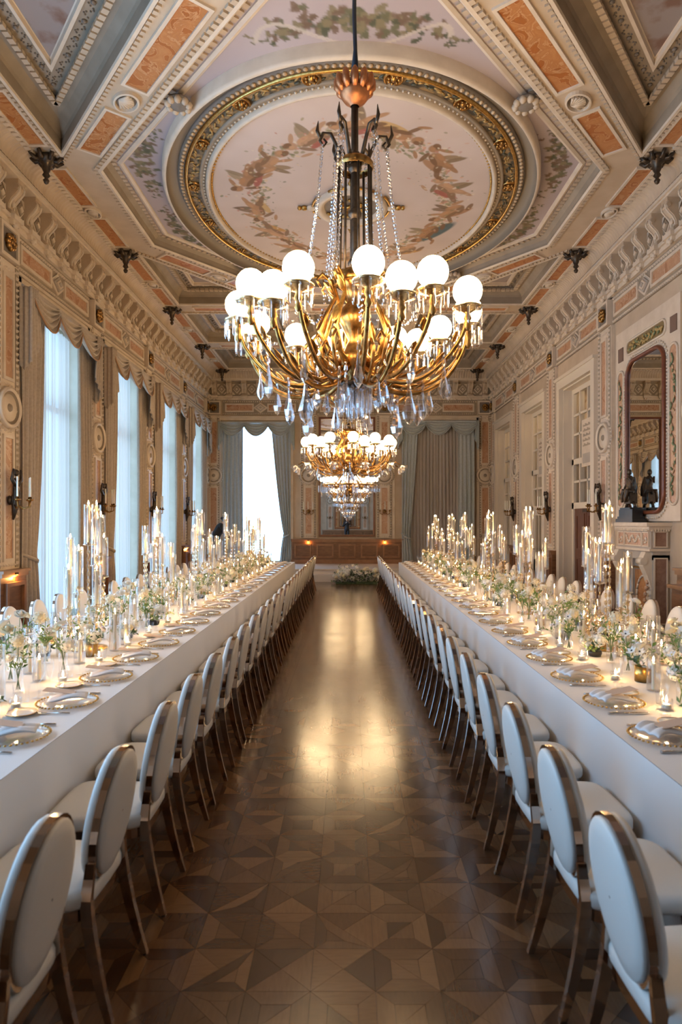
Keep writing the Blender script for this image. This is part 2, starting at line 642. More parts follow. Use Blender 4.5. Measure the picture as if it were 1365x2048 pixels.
def pilaster(wall, uc, wd=0.64, z0=1.12, d=0.07, detail=True, sides=True):
    par = WALL[wall]
    h = wd / 2
    mb = MB()
    wbox(mb, wall, uc - h, uc + h, 0, d, z0, 5.58)
    p = mb.build('pilaster', CREAM2, par)
    if not detail:
        return p
    for (a, b) in ((z0 + 0.16, 3.02), (3.9, 5.34)):
        m2 = MB()
        wbox(m2, wall, uc - 0.105, uc + 0.105, d, d + 0.012, a, b)
        m2.build('marble_panel', MARBLEP, p)
        m3 = MB()
        wframe(m3, wall, uc - 0.15, uc + 0.15, a - 0.045, b + 0.045, 0.045, d, d + 0.03)
        m3.build('panel_frame', CREAM2, p)
    mb = MB()
    for sx in (-1, 1):
        u = uc + sx * (h - 0.07)
        wbox(mb, wall, u - 0.045, u + 0.045, d, d + 0.008, z0 + 0.02, 5.56, 1)
        wbeads(mb, wall, u, u, z0 + 0.04, 5.54, d + 0.008, 0.05, 0.085, 0)
    wbeads(mb, wall, uc - h + 0.1, uc + h - 0.1, z0 + 0.06, z0 + 0.06, d, 0.04, 0.07)
    wbeads(mb, wall, uc - h + 0.1, uc + h - 0.1, 5.48, 5.48, d, 0.04, 0.07)
    mb.build('bead_moulding', [CREAM2, TAUPE], p, kind='stuff')
    mb = MB()
    wdisc(mb, wall, uc, 3.46, [(0.30, d), (0.30, d + 0.05), (0.27, d + 0.075), (0.24, d + 0.05)], 28, 0)
    wdisc(mb, wall, uc, 3.46, [(0.24, d + 0.05), (0.235, d + 0.015), (0.20, d + 0.015)], 28, 1)
    wdisc(mb, wall, uc, 3.46, [(0.20, d + 0.015), (0.195, d + 0.035), (0.06, d + 0.03)], 28, 0)
    wdisc(mb, wall, uc, 3.46, [(0.06, d + 0.03), (0.05, d + 0.05), (0.0, d + 0.055)], 28, 1)
    for k in range(28):
        a = 2 * PI * k / 28
        if math.sin(a) > -2:
            u, z = uc + 0.335 * math.cos(a), 3.46 + 0.335 * math.sin(a)
            wbeads(mb, wall, u - 0.02, u + 0.02, z, z, d, 0.05, 0.04)
    mb.build('medallion', [CREAM2, TAUPE], p)
    # rosette block over the capital
    mb = MB()
    wbox(mb, wall, uc - 0.2, uc + 0.2, d, d + 0.02, 5.66, 6.04, 0)
    mb.build('rosette_block', DKTAUPE, p)
    mb = MB()
    wframe(mb, wall, uc - 0.25, uc + 0.25, 5.61, 6.09, 0.05, 0.0, d + 0.05)
    mb.build('block_frame', CREAM2, p)
    mb = MB()
    for k in range(8):
        a = 2 * PI * k / 8
        c = W(wall, uc + 0.085 * math.cos(a), d + 0.05, 5.85 + 0.085 * math.sin(a))
        mb.ball(c, 0.05, 6, 4)
    mb.ball(W(wall, uc, d + 0.06, 5.85), 0.05, 8, 5)
    mb.build('gilt_rosette', BRASS, p)
    return p


def frieze_panel(wall, u0, u1, narrow=False):
    par = WALL[wall]
    uc = (u0 + u1) / 2
    mb = MB()
    wbox(mb, wall, u0, u1, 0, 0.03, 5.6, 6.12)
    fp = mb.build('frieze', TAUPE, par)
    m = MB()
    L, R = u0 + 0.1, u1 - 0.1
    lo = 0.0 if narrow else 0.24
    segs = [(L, R)] if narrow else [(L, uc - lo), (uc + lo, R)]
    for (a, b) in segs:
        m2 = MB()
        wbox(m2, wall, a + 0.05, b - 0.05, 0.03, 0.042, 5.75, 5.95)
        m2.build('marble_panel', MARBLEP, fp)
        wframe(m, wall, a, b, 5.70, 6.0, 0.05, 0.03, 0.065)
    m.build('panel_frame', CREAM2, fp)
    if not narrow:
        m = MB()
        for (k, dd, mi) in ((0.26, 0.05, 0), (0.18, 0.075, 1), (0.12, 0.095, 0), (0.06, 0.11, 1)):
            zc, q = 5.85, k * 0.72
            vs = [W(wall, uc - k, 0.03, zc), W(wall, uc, 0.03, zc - q), W(wall, uc + k, 0.03, zc), W(wall, uc, 0.03, zc + q)]
            vs += [W(wall, uc - k, dd, zc), W(wall, uc, dd, zc - q), W(wall, uc + k, dd, zc), W(wall, uc, dd, zc + q)]
            m.add(vs, [(4, 5, 6, 7), (0, 1, 5, 4), (1, 2, 6, 5), (2, 3, 7, 6), (3, 0, 4, 7)], mi)
        m.build('lozenge', [CREAM2, GREYP], fp)
    m = MB()
    wbeads(m, wall, u0, u1, 5.64, 5.64, 0.03, 0.04, 0.065)
    wbeads(m, wall, u0, u1, 6.07, 6.07, 0.03, 0.045, 0.075)
    m.build('bead_moulding', CREAM2, fp, kind='stuff')


def dado(wall, u0, u1, d=0.16, z0=0.0, z1=1.12, npan=1):
    par = WALL[wall]
    mb = MB()
    wbox(mb, wall, u0, u1, 0, d, z0, z1 - 0.1)
    p = mb.build('wood_dado', WOOD, par)
    m = MB()
    wbox(m, wall, u0 - 0.03, u1 + 0.03, 0, d + 0.06, z1 - 0.04, z1)
    wbox(m, wall, u0 - 0.015, u1 + 0.015, 0, d + 0.03, z1 - 0.1, z1 - 0.04)
    wbox(m, wall, u0 - 0.015, u1 + 0.015, 0, d + 0.03, z0, z0 + 0.14)
    m.build('ledge', WOODF, p)
    m = MB()
    w_ = (u1 - u0) / npan
    for k in range(npan):
        a, b = u0 + k * w_ + 0.09, u0 + (k + 1) * w_ - 0.09
        wframe(m, wall, a, b, z0 + 0.20, z1 - 0.18, 0.055, d, d + 0.05)
    m.build('panel_frame', WOODF, p)
    return p


# --- left wall, right wall
for wall in ('L', 'R'):
    for b in BAY[2:]:
        if b > 22:
            pilaster(wall, 22.7, 0.5)
        else:
            pilaster(wall, b, detail=b > 2)
    for i in range(2, 8):
        a, b = BAY[i] + 0.3, (BAY[i + 1] - 0.3 if i < 7 else 22.4)
        frieze_panel(wall, a, b)
    for b in BAY[2:8]:
        dado(wall, b - 0.36, b + 0.36)
# white surrounds of the window openings
for i in range(3, 8):
    m = MB()
    a, b = BAY[i] + 0.34, BAY[i] + 3.01
    for (x, y) in ((a, a + 0.08), (b - 0.08, b)):
        wbox(m, 'L', x, y, 0, 0.06, 0, 5.5)
    wbox(m, 'L', a, b, 0, 0.06, 5.42, 5.5)
    wbox(m, 'L', a - 0.03, b + 0.03, 0, 0.09, 5.5, 5.55)
    m.build('window_surround', CREAM2, WALL['L'])
for (a, b) in ((-4.62, -1.95), (1.55, 4.62)):
    m = MB()
    for (x, y) in ((a, a + 0.09), (b - 0.09, b)):
        wbox(m, 'B', x, y, 0, 0.06, 0.36, 5.5)
    wbox(m, 'B', a, b, 0, 0.06, 5.41, 5.5)
    wbox(m, 'B', a - 0.03, b + 0.03, 0, 0.09, 5.5, 5.55)
    m.build('window_surround', CREAM2, WALL['B'])
for wall, us in (('B', (-1.4, 1.28)), ('N', (-1.4, 1.28))):
    for u in us:
        pilaster(wall, u, 0.6, 1.25)
    for (a, b) in ((-4.45, -1.75), (1.63, 4.55)):
        frieze_panel(wall, a, b)
    frieze_panel(wall, -1.1, 1.0, True)
    for u in (-4.75, 4.83):
        pilaster(wall, u, 0.46, 1.25)
    dado(wall, -1.98, 1.9, 0.22, 0.36 if wall == 'B' else 0.0, 1.22, 5)

# --- windows
def window(n, wall, u0, u1, z0, z1):
    mb = MB()
    wframe(mb, wall, u0, u1, z0, z1, 0.07, -0.42, -0.34)
    wn = mb.build('window_%d' % n, WHITE, kind='structure')
    uc = (u0 + u1) / 2
    zt = z0 + (z1 - z0) * 0.72
    if wall == 'B':
        m = MB()
        wbox(m, wall, u0 + 0.07, u1 - 0.07, -0.385, -0.38, z0 + 0.07, z1 - 0.07)
        m.build('pane', PANE, wn)
        return
    m = MB()
    wbox(m, wall, uc - 0.05, uc + 0.05, -0.42, -0.34, z0 + 0.07, z1 - 0.07)
    m.build('mullion', WHITE, wn)
    m = MB()
    wbox(m, wall, u0 + 0.07, u1 - 0.07, -0.415, -0.345, zt - 0.05, zt + 0.05)
    m.build('transom', WHITE, wn)
    for (a, b) in ((u0 + 0.07, uc - 0.05), (uc + 0.05, u1 - 0.07)):
        for (c, d) in ((z0 + 0.07, zt - 0.05), (zt + 0.05, z1 - 0.07)):
            m = MB()
            wbox(m, wall, a, b, -0.385, -0.38, c, d)
            m.build('pane', PANE, wn)


for k, i in enumerate((4, 5, 6, 7)):
    window(k + 1, 'L', BAY[i] + 0.42, BAY[i] + 2.93, 0.0, 5.35)
window(5, 'B', -4.4, -2.15, 0.36, 5.3)

# --- doors on the right wall
def door(n, b, kind):
    wall = 'R'
    u0, u1 = b + 0.68, b + 2.67
    mb = MB()
    # architrave, boxed forward of the wall
    wbox(mb, wall, u0 - 0.2, u0, 0, 0.1, 0, 5.15)
    wbox(mb, wall, u1, u1 + 0.2, 0, 0.1, 0, 5.15)
    wbox(mb, wall, u0, u1, 0, 0.1, 4.95, 5.15)
    wbox(mb, wall, u0 - 0.24, u1 + 0.24, 0, 0.14, 5.15, 5.22)
    d = mb.build('door_%d' % n, WHITE, kind='structure')
    m = MB()
    # deep reveal beyond the wall, then the glazed screen
    wbox(m, wall, u0, u0 + 0.03, -0.5, 0, 0, 4.95)
    wbox(m, wall, u1 - 0.03, u1, -0.5, 0, 0, 4.95)
    wbox(m, wall, u0, u1, -0.5, 0, 4.92, 4.95)
    m.build('reveal', WHITE, d)
    sc = MB()
    dd0, dd1 = -0.27, -0.20
    a, c = u0 + 0.03, u1 - 0.03
    wframe(sc, wall, a, c, 0.02, 4.92, 0.11, dd0, dd1)
    wbox(sc, wall, a, c, dd0, dd1, 2.12, 2.26)
    wbox(sc, wall, a, c, dd0, dd1, 3.15, 3.28)
    nn = 4
    for k in range(1, nn):
        u = a + (c - a) * k / nn
        wbox(sc, wall, u - 0.025, u + 0.025, dd0 + 0.01, dd1 - 0.01, 2.2, 4.85)
    for z in (2.75, 3.85, 4.3):
        wbox(sc, wall, a, c, dd0 + 0.01, dd1 - 0.01, z - 0.025, z + 0.025)
    sc.build('glazed_screen', WHITE, d)
    zs = (2.26, 2.75, 3.28, 3.85, 4.3, 4.82)
    for k in range(nn):
        ua, ub = a + (c - a) * k / nn, a + (c - a) * (k + 1) / nn
        for q in range(5):
            m = MB()
            wbox(m, wall, ua, ub, -0.238, -0.233, zs[q], zs[q + 1])
            m.build('pane', PANE, d)
    if kind < 2:
        # large white board with rows of small raised dashes at the upper panes
        bd = MB()
        uc = a + (c - a) * 0.34
        wbox(bd, wall, uc - 0.62, uc + 0.55, -0.200, -0.170, 3.05, 4.1, 0)
        wbox(bd, wall, uc - 0.55, uc + 0.48, -0.170, -0.167, 3.12, 3.34, 1)
        for r_ in range(5):
            z = 3.5 + r_ * 0.11
            for q in range(16):
                u = uc - 0.54 + q * 0.064
                wbox(bd, wall, u, u + 0.045, -0.170, -0.168, z, z + 0.035 + 0.015 * ((q * 7 + r_) % 3), 2)
        bd.build('dashed_board', [CREAM2, GREYP, TAUPE], d)
    # lower part
    if kind == 0:
        for (p, q) in ((a + 0.11, (a + c) / 2 + 0.1), ((a + c) / 2 + 0.1, c - 0.11)):
            m = MB()
            wbox(m, wall, p + 0.01, q - 0.01, -0.280, -0.230, 0.02, 2.12)
            wframe(m, wall, p + 0.12, q - 0.12, 0.2, 1.0, 0.05, -0.230, -0.215)
            wframe(m, wall, p + 0.12, q - 0.12, 1.15, 2.0, 0.05, -0.230, -0.215)
            lf = m.build('door_leaf', DOORWOOD, d, label='dark mahogany door leaf')
        m = MB()
        wbox(m, wall, (a + c) / 2 - 0.15, (a + c) / 2 + 0.12, -0.215, -0.140, 2.03, 2.1)
        m.build('door_closer', BRONZE, d, label='dark door closer')
    else:
        for (p, q) in ((a + 0.11, (a + c) / 2), ((a + c) / 2, c - 0.11)):
            m = MB()
            wframe(m, wall, p + 0.01, q - 0.01, 0.02, 2.12, 0.12, -0.270, -0.220)
            wbox(m, wall, p + 0.01, q - 0.01, -0.270, -0.220, 0.1, 0.75)
            wbox(m, wall, (p + q) / 2 - 0.02, (p + q) / 2 + 0.02, -0.260, -0.225, 0.75, 2.05)
            lf = m.build('door_leaf', WHITE, d)
            m = MB()
            wbox(m, wall, p + 0.1, q - 0.1, -0.248, -0.242, 0.75, 2.02)
            m.build('pane', PANE, lf)
            m = MB()
            m.tube([W(wall, q - 0.09, -0.220, 1.05), W(wall, q - 0.09, -0.150, 1.05), W(wall, q - 0.2, -0.150, 1.05)], 0.012, 6)
            m.build('handle', BRONZE, lf)
    # the corridor wall beyond
    return d


for n, i in enumerate((5, 6, 7)):
    door(n + 1, BAY[i], n)
m = MB()
m.box(XR + 1.6, XR + 1.7, 12, YB + 0.5, 0, 5.2)
m.box(XR + 0.5, XR + 1.7, 11.9, 12, 0, 5.2)
m.box(XR + 0.5, XR + 1.7, YB + 0.5, YB + 0.6, 0, 5.2)
m.box(XR + 0.5, XR + 1.7, 12, YB + 0.5, 5.2, 5.3)
m.box(XR + 0.5, XR + 1.7, 12, YB + 0.5, -0.05, 0.0)
m.build('wall_corridor', CREAM, kind='structure')
for yy in (14.4, 17.8, 21.2):
    lt = thing('ceiling_lamp', 'warm round ceiling lamp in the corridor behind the %s door' % {14.4: 'first', 17.8: 'second', 21.2: 'third'}[yy], 'lamp', (XR + 0.95, yy, 5.2))
    m = MB()
    m.ball((0, 0, -0.14), 0.12, 14, 8)
    m.build('shade', emit('corridor_lamp_%d' % int(yy), (1.0, 0.70, 0.38), 26.0), lt)
    m = MB()
    m.lathe([(0.0, 0.0), (0.09, 0.0), (0.08, -0.03), (0.0, -0.03)], 14)
    m.build('rose', BRASS, lt)

# --- cornices
def bracket_mesh():
    pr = [(0.0, 0.0), (0.085, 0.0), (0.11, 0.03), (0.105, 0.07), (0.07, 0.11), (0.075, 0.17), (0.115, 0.25), (0.175, 0.31), (0.215, 0.36), (0.225, 0.42), (0.20, 0.46), (0.22, 0.47), (0.22, 0.53), (0.0, 0.53)]
    mb = MB()
    for (a, b, sc) in ((-0.095, 0.095, 1.0),):
        n = len(pr)
        vs = [(a, p[0], p[1]) for p in pr] + [(b, p[0], p[1]) for p in pr]
        fs = [tuple(range(n)), tuple(reversed(range(n, 2 * n)))] + [(i, n + i, n + (i + 1) % n, (i + 1) % n) for i in range(n)]
        mb.add(vs, fs, 0)
    for sx in (-0.06, 0.06):
        mb.tube([(sx, p[0] + 0.008, p[1]) for p in pr[2:11]], 0.016, 5, 1, sm=False)
    for z, d in ((0.05, 0.10), (0.405, 0.2)):
        mb.tube([(-0.11, d, z), (0.11, d, z)], 0.035, 8, 0)
    mb.ball((0, 0.10, 0.2), (0.025, 0.03, 0.06), 6, 4, 1)
    return mb.mesh('bracket', [CREAM, CREAM2])


def lozenge_mesh():
    mb = MB()
    for k, (s, y0, y1, mi) in enumerate(((0.13, 0.0, 0.03, 1), (0.095, 0.03, 0.05, 0), (0.05, 0.05, 0.07, 1))):
        vs = [(-s, y0, 0), (0, y0, -s * 1.1), (s, y0, 0), (0, y0, s * 1.1), (-s, y1, 0), (0, y1, -s * 1.1), (s, y1, 0), (0, y1, s * 1.1)]
        mb.add(vs, [(4, 7, 6, 5), (0, 4, 5, 1), (1, 5, 6, 2), (2, 6, 7, 3), (3, 7, 4, 0)], mi)
    for (sx, sz) in ((-1, -1), (1, -1), (1, 1), (-1, 1)):
        mb.add([(sx * 0.16, 0.02, sz * 0.19), (sx * 0.05, 0.02, sz * 0.19), (sx * 0.16, 0.02, sz * 0.07)], [(0, 1, 2) if sx * sz < 0 else (0, 2, 1)], 1)
    return mb.mesh('lozenge_panel', [TAUPE, CREAM2])


BRK, LOZ = bracket_mesh(), lozenge_mesh()


def cornice(n, wall, lo, hi, nb):
    root = MB()
    wbox(root, wall, lo, hi, 0, 0.03, 6.12, 6.8)
    t = root.build('trim_%d' % n, DKTAUPE if False else TAUPE, kind='structure')
    pitch = (hi - lo) / nb
    m = MB()
    wbox(m, wall, lo, hi, 0, 0.09, 6.12, 6.2)
    wbox(m, wall, lo, hi, 0, 0.13, 6.2, 6.26)
    for k in range(nb):
        u = lo + (k + 0.5) * pitch
        wbox(m, wall, u - 0.13, u + 0.13, 0, 0.19, 6.19, 6.262)
        wbox(m, wall, u - 0.09, u + 0.09, 0, 0.15, 6.13, 6.2)
        c = W(wall, u, 0.13, 6.14)
        m.ball(c, (0.05, 0.05, 0.05), 6, 4)
    m.build('scalloped_shelf', CREAM2, t)
    m = MB()
    wbox(m, wall, lo, hi, 0, 0.235, 6.78, 6.81)
    wbox(m, wall, lo, hi, 0, 0.27, 6.81, 6.86)
    m.build('corona', CREAM2, t)
    for k in range(nb):
        u = lo + (k + 0.5) * pitch
        link('bracket', BRK, t, W(wall, u, 0.0, 6.255), ROT[wall])
        link('lozenge_panel', LOZ, t, W(wall, u + pitch / 2, 0.03, 6.5), ROT[wall]) if k < nb - 1 else None
    # ribbed cove
    m = MB()
    prof = [(0.27, 6.86), (0.275, 6.93), (0.31, 7.0), (0.37, 7.05), (0.44, 7.08), (0.47, 7.12)]
    nr = int((hi - lo) / 0.085)
    vs, fs = [], []
    st = 4
    for k in range(nr):
        for q in range(st):
            u = lo + (k + q / st) * (hi - lo) / nr
            bulge = 0.02 * math.sin(PI * q / st)
            for (d, z) in prof:
                vs.append(W(wall, u, d + bulge, z - bulge * 0.5))
    np_ = len(prof)
    for i in range(nr * st - 1):
        for q in range(np_ - 1):
            fs.append((i * np_ + q, (i + 1) * np_ + q, (i + 1) * np_ + q + 1, i * np_ + q + 1))
    m.add(vs, fs, 0, True)
    m.build('ribbed_cove', CREAM, t, kind='stuff')
    m = MB()
    for k in range(int((hi - lo) / 0.11)):
        u = lo + (k + 0.5) * 0.11
        wbox(m, wall, u - 0.035, u + 0.035, 0.44, 0.52, 7.06, 7.13)
    m.build('dentils', CREAM2, t, kind='stuff')
    return t


cornice(1, 'L', YN, YB, 51)
cornice(2, 'R', YN, YB, 51)
cornice(3, 'B', XL, XR, 19)
cornice(4, 'N', XL, XR, 19)

# --- ceiling -------------------------------------------------------
CEIL = MB()
CEIL.box(XL - 0.5, XR + 0.5, YN - 0.5, YB + 0.5, 7.62, 7.8)
CE = CEIL.build('ceiling', TAUPE, kind='structure')
CY = 11.08
ZT = 7.62
OCT = [(3.75, CY - 1.31), (3.75, CY + 1.31), (0.93, CY + 4.68), (-0.93, CY + 4.68), (-3.75, CY + 1.31), (-3.75, CY - 1.31), (-0.93, CY - 4.68), (0.93, CY - 4.68)]
OCT = [(XC + x, y) for (x, y) in OCT]            # counter-clockwise


def rect(x0, x1, y0, y1):
    return [(x0, y0), (x1, y0), (x1, y1), (x0, y1)]


beams = []
for sx in (-1, 1):
    def fl(pts):
        q = [(XC + sx * x, y) for (x, y) in pts]
        return q if sx > 0 else list(reversed(q))
    beams.append(fl(rect(4.17, 4.63, YN, YB)))
    beams.append(fl([(3.75, CY - 1.31), (4.17, CY - 1.77), (4.17, CY + 1.77), (3.75, CY + 1.31)]))
    beams.append(fl([(4.17, CY - 1.77), (3.75, CY - 1.31), (0.93, CY - 4.68), (1.9, CY - 4.68)]))
    beams.append(fl([(4.17, CY + 1.77), (1.9, CY + 4.68), (0.93, CY + 4.68), (3.75, CY + 1.31)]))
for (a, b) in ((YN, YN + 0.6), (2.35, 3.05), (5.7, CY - 4.68), (CY + 4.68, 16.45), (19.1, 19.8), (22.3, YB)):
    beams.append(rect(XC - 4.17, XC + 4.17, a, b))
for x0 in (-0.3,):
    for (a, b) in ((YN + 0.6, 2.35), (3.05, 5.7)):
        beams.append(rect(XC - 0.3, XC + 0.3, a, b))
for p in beams:
    m = MB()
    m.prism(p, ZB, ZT)
    m.build('beam', CREAM, CE)
for (a, b) in ((XC - 5.1, XC - 4.6), (XC + 4.6, XC + 5.1)):
    m = MB()
    m.box(a, b, YN, YB, ZB + 0.02, ZT)
    m.build('cove_backing', TAUPE, CE)

# coffers: moulding profiles that step inward and upward
def coffer(path, prof, mats, dent=None, zc=ZB):
    m = MB()
    mi = 0
    for (pr, mt) in prof:
        m.sweep(path, [(d, zc + z) for (d, z) in pr], True, mt)
    m.build('coffer_moulding', mats, CE)
    if dent:
        for (off, z, sp, sz, h) in dent:
            mm = MB()
            off_path = inset(path, off)
            for (x, y, t) in path_points(off_path, sp):
                n = Vector((-t.y, t.x))
                mm.obox((x, y, zc + z), (t.x * sz, t.y * sz, 0), (n.x * sz * 0.9, n.y * sz * 0.9, 0), (0, 0, h))
            mm.build('egg_and_dart', CREAM, CE, kind='stuff')


def inset(path, d):
    n = len(path)
    out = []
    for i in range(n):
        p, a, b = Vector(path[i]), Vector(path[i - 1]), Vector(path[(i + 1) % n])
        t0, t1 = (p - a).normalized(), (b - p).normalized()
        n0, n1 = Vector((-t0.y, t0.x)), Vector((-t1.y, t1.x))
        nn = (n0 + n1).normalized()
        k = 1 / max(0.3, nn.dot(n0))
        q = p + nn * d * k
        out.append((q.x, q.y))
    return out


OCTP = [([(-0.06, 0.0), (-0.06, -0.03), (-0.02, -0.035), (0.008, -0.01)], 1), ([(0.008, -0.01), (0.008, 0.03), (0.03, 0.10), (0.10, 0.16), (0.20, 0.19)], 0),
        ([(0.20, 0.19), (0.20, 0.15), (0.24, 0.13), (0.28, 0.15), (0.29, 0.17), (0.34, 0.2), (0.34, 0.24)], 1)]
coffer(OCT, OCTP, [TAUPE, CREAM2], [(-0.09, -0.012, 0.105, 0.034, 0.02), (0.14, 0.165, 0.12, 0.035, 0.02)])


def tri_coffer(path, panel_mat):
    prof = [([(-0.05, 0.0), (-0.05, -0.03), (-0.01, -0.03), (0.0, 0.0)], 1), ([(0.0, 0.0), (0.0, 0.16), (0.02, 0.2), (0.10, 0.28), (0.2, 0.3)], 0),
            ([(0.2, 0.3), (0.2, 0.26), (0.24, 0.26), (0.24, 0.32), (0.42, 0.32)], 0), ([(0.42, 0.32), (0.42, 0.28), (0.46, 0.28), (0.47, 0.33), (0.50, 0.34)], 1)]
    coffer(path, prof, [TAUPE, CREAM2], [(-0.085, -0.012, 0.09, 0.028, 0.018), (0.225, 0.25, 0.11, 0.04, 0.025)])
    ins = inset(path, 0.48)
    m = MB()
    m.prism(ins, ZB + 0.335, ZB + 0.37)
    m.build('painted_panel', panel_mat, CE)
    # scroll relief on the flat band
    mm = MB()
    for q, (x, y, t) in enumerate(path_points(inset(path, 0.33), 0.34)):
        n = Vector((-t.y, t.x))
        for k in range(9):
            a0 = -2.2 + k * 0.5
            px, py = x + t.x * a0 * 0.055 + n.x * 0.04 * math.sin(a0 * 2), y + t.y * a0 * 0.055 + n.y * 0.04 * math.sin(a0 * 2)
            mm.ball((px, py, ZB + 0.315), 0.013, 5, 3)
        mm.ball((x + t.x * 0.17, y + t.y * 0.17, ZB + 0.31), (0.035, 0.035, 0.02), 6, 3)
    mm.build('scroll_relief', DKTAUPE, CE, kind='stuff')


PANELM = pmat('coffer_painted_panel', (0.30, 0.25, 0.235), 0.7, col2=(0.20, 0.115, 0.085), scale=3.2, detail=6, ramp=(0.5, 0.66))
PANELB = pmat('blue_coffer_painted_panel', (0.36, 0.37, 0.42), 0.7, col2=(0.25, 0.22, 0.22), scale=3.5, detail=6, ramp=(0.5, 0.68))
for sx in (-1, 1):
    def fl(pts):
        q = [(XC + sx * x, y) for (x, y) in pts]
        return q if sx > 0 else list(reversed(q))
    tri_coffer(fl([(1.92, CY - 4.66), (4.15, CY - 4.66), (4.15, CY - 1.80)]), PANELM)
    tri_coffer(fl([(4.15, CY + 1.80), (4.15, CY + 4.66), (1.92, CY + 4.66)]), PANELM)
    for (a, b) in ((YN + 0.6, 2.35), (3.05, 5.7)):
        tri_coffer(fl(rect(0.312, 4.158, a + 0.012, b - 0.012)), PANELM)
for (a, b) in ((16.45, 19.1), (19.8, 22.3)):
    for (x0, x1) in ((-4.17, -1.75), (-1.25, 1.25), (1.75, 4.17)):
        tri_coffer(rect(XC + x0 + 0.012, XC + x1 - 0.012, a + 0.012, b - 0.012), PANELB)
    for x0 in (-1.75, 1.25):
        m = MB()
        m.prism(rect(XC + x0, XC + x0 + 0.5, a, b), ZB, ZT)
        m.build('beam', CREAM, CE)

# marble panels, frames and medallions under the beams
def beam_panel(cx, cy, ang, L, wd):
    c, s = math.cos(ang), math.sin(ang)
    t, n = Vector((c, s, 0)), Vector((-s, c, 0))
    m = MB()
    m.obox((cx, cy, ZB - 0.004), t * (L / 2), n * (wd / 2), (0, 0, 0.006))
    m.build('marble_panel', MARBLE, CE)
    m = MB()
    for sg in (-1, 1):
        m.obox(Vector((cx, cy, ZB - 0.01)) + n * (sg * (wd / 2 + 0.02)), t * (L / 2 + 0.04), n * 0.02, (0, 0, 0.02))
        m.obox(Vector((cx, cy, ZB - 0.01)) + t * (sg * (L / 2 + 0.02)), t * 0.02, n * (wd / 2), (0, 0, 0.02))
    m.build('panel_frame', CREAM2, CE)


def beam_medallion(cx, cy, ang, a=0.21, b=0.15):
    m = MB()
    R = Matrix.Rotation(ang, 3, 'Z')
    for (k0, k1, z0, z1, mi) in ((1.0, 0.86, -0.045, -0.05, 0), (0.86, 0.8, -0.05, -0.01, 0), (0.8, 0.0, -0.01, -0.012, 1), (1.0, 1.0, 0.0, -0.045, 0)):
        vs, fs = [], []
        for (k, z) in ((k0, z0), (k1, z1)):
            for q in range(24):
                an = 2 * PI * q / 24
                v = R @ Vector((a * k * math.cos(an), b * k * math.sin(an), 0))
                vs.append((cx + v.x, cy + v.y, ZB + z))
        for q in range(24):
            fs.append((q, (q + 1) % 24, 24 + (q + 1) % 24, 24 + q))
        m.add(vs, fs, mi)
    for q in range(9):
        an = -1.2 + 2.4 * q / 8
        v0, v1 = R @ Vector((0, -b * 0.6, 0)), R @ Vector((a * 0.7 * math.sin(an), -b * 0.5 + b * 1.1 * math.cos(an), 0))
        m.tube([(cx + v0.x, cy + v0.y, ZB - 0.03), (cx + v1.x, cy + v1.y, ZB - 0.03)], [0.012, 0.022], 5, 0)
    m.build('shell_medallion', [CREAM2, DKTAUPE], CE)


DA = math.atan2(CY - 1.31 - (CY - 4.68), 3.75 - 0.93)     # slope of the diagonal beams
for sx in (-1, 1):
    for sy in (-1, 1):
        p0 = Vector((3.96, 1.54))
        p1 = Vector((1.41, 4.68))
        ang = math.atan2(sy * (p1.y - p0.y), sx * (p1.x - p0.x))
        L = (p1 - p0).length
        for f0, f1 in ((0.09, 0.36), (0.52, 0.93)):
            q = p0.lerp(p1, (f0 + f1) / 2)
            beam_panel(XC + sx * q.x, CY + sy * q.y, ang, L * (f1 - f0), 0.27)
        q = p0.lerp(p1, 0.44)
        beam_medallion(XC + sx * q.x, CY + sy * q.y, ang)
    for i in range(2, 8):
        y0, y1 = BAY[i] + 0.32, min(BAY[i + 1], 22.9) - 0.32
        yc = (y0 + y1) / 2
        beam_panel(XC + sx * 4.40, (y0 + yc - 0.24) / 2, PI / 2, yc - 0.24 - y0, 0.22)
        beam_panel(XC + sx * 4.40, (y1 + yc + 0.24) / 2, PI / 2, y1 - yc - 0.24, 0.22)
        beam_medallion(XC + sx * 4.40, yc, PI / 2, 0.19, 0.13)
for yc in (16.1, 19.45, 22.6):
    for sx in (-1, 1):
        beam_panel(XC + sx * 2.9, yc, 0, 1.9, 0.22)
        beam_medallion(XC + sx * 1.5, yc, 0, 0.19, 0.13)
    beam_panel(XC, yc, 0, 1.9, 0.22)

# pendant bosses where the beams meet the walls
pb = MB()
pb.lathe([(0.0, -0.42), (0.03, -0.40), (0.045, -0.36), (0.02, -0.33), (0.055, -0.29), (0.035, -0.25), (0.06, -0.2), (0.06, -0.14), (0.13, -0.08), (0.16, -0.05), (0.1, 0.0)], 12)
for k in range(8):
    a = 2 * PI * k / 8
    c, s = math.cos(a), math.sin(a)
    pb.tube([(0.06 * c, 0.06 * s, -0.06), (0.16 * c, 0.16 * s, -0.09), (0.23 * c, 0.23 * s, -0.03), (0.2 * c, 0.2 * s, 0.0)], [0.03, 0.035, 0.03, 0.01], 5)
PBM = pb.mesh('pendant_boss', BRONZE)
for sx in (-1, 1):
    for b in BAY[3:]:
        o = link('pendant_boss', PBM, CE, (XC + sx * 4.42, min(b, 22.5), ZB + 0.005))
        o['label'] = 'dark bronze pendant boss'

# --- the oval painting and its rings
EA, EB = 3.05, 3.70
def ell_off(d, n=128):
    return [(XC + (EA - d) * math.cos(2 * PI * i / n), CY + (EB - d) * math.sin(2 * PI * i / n)) for i in range(n)]


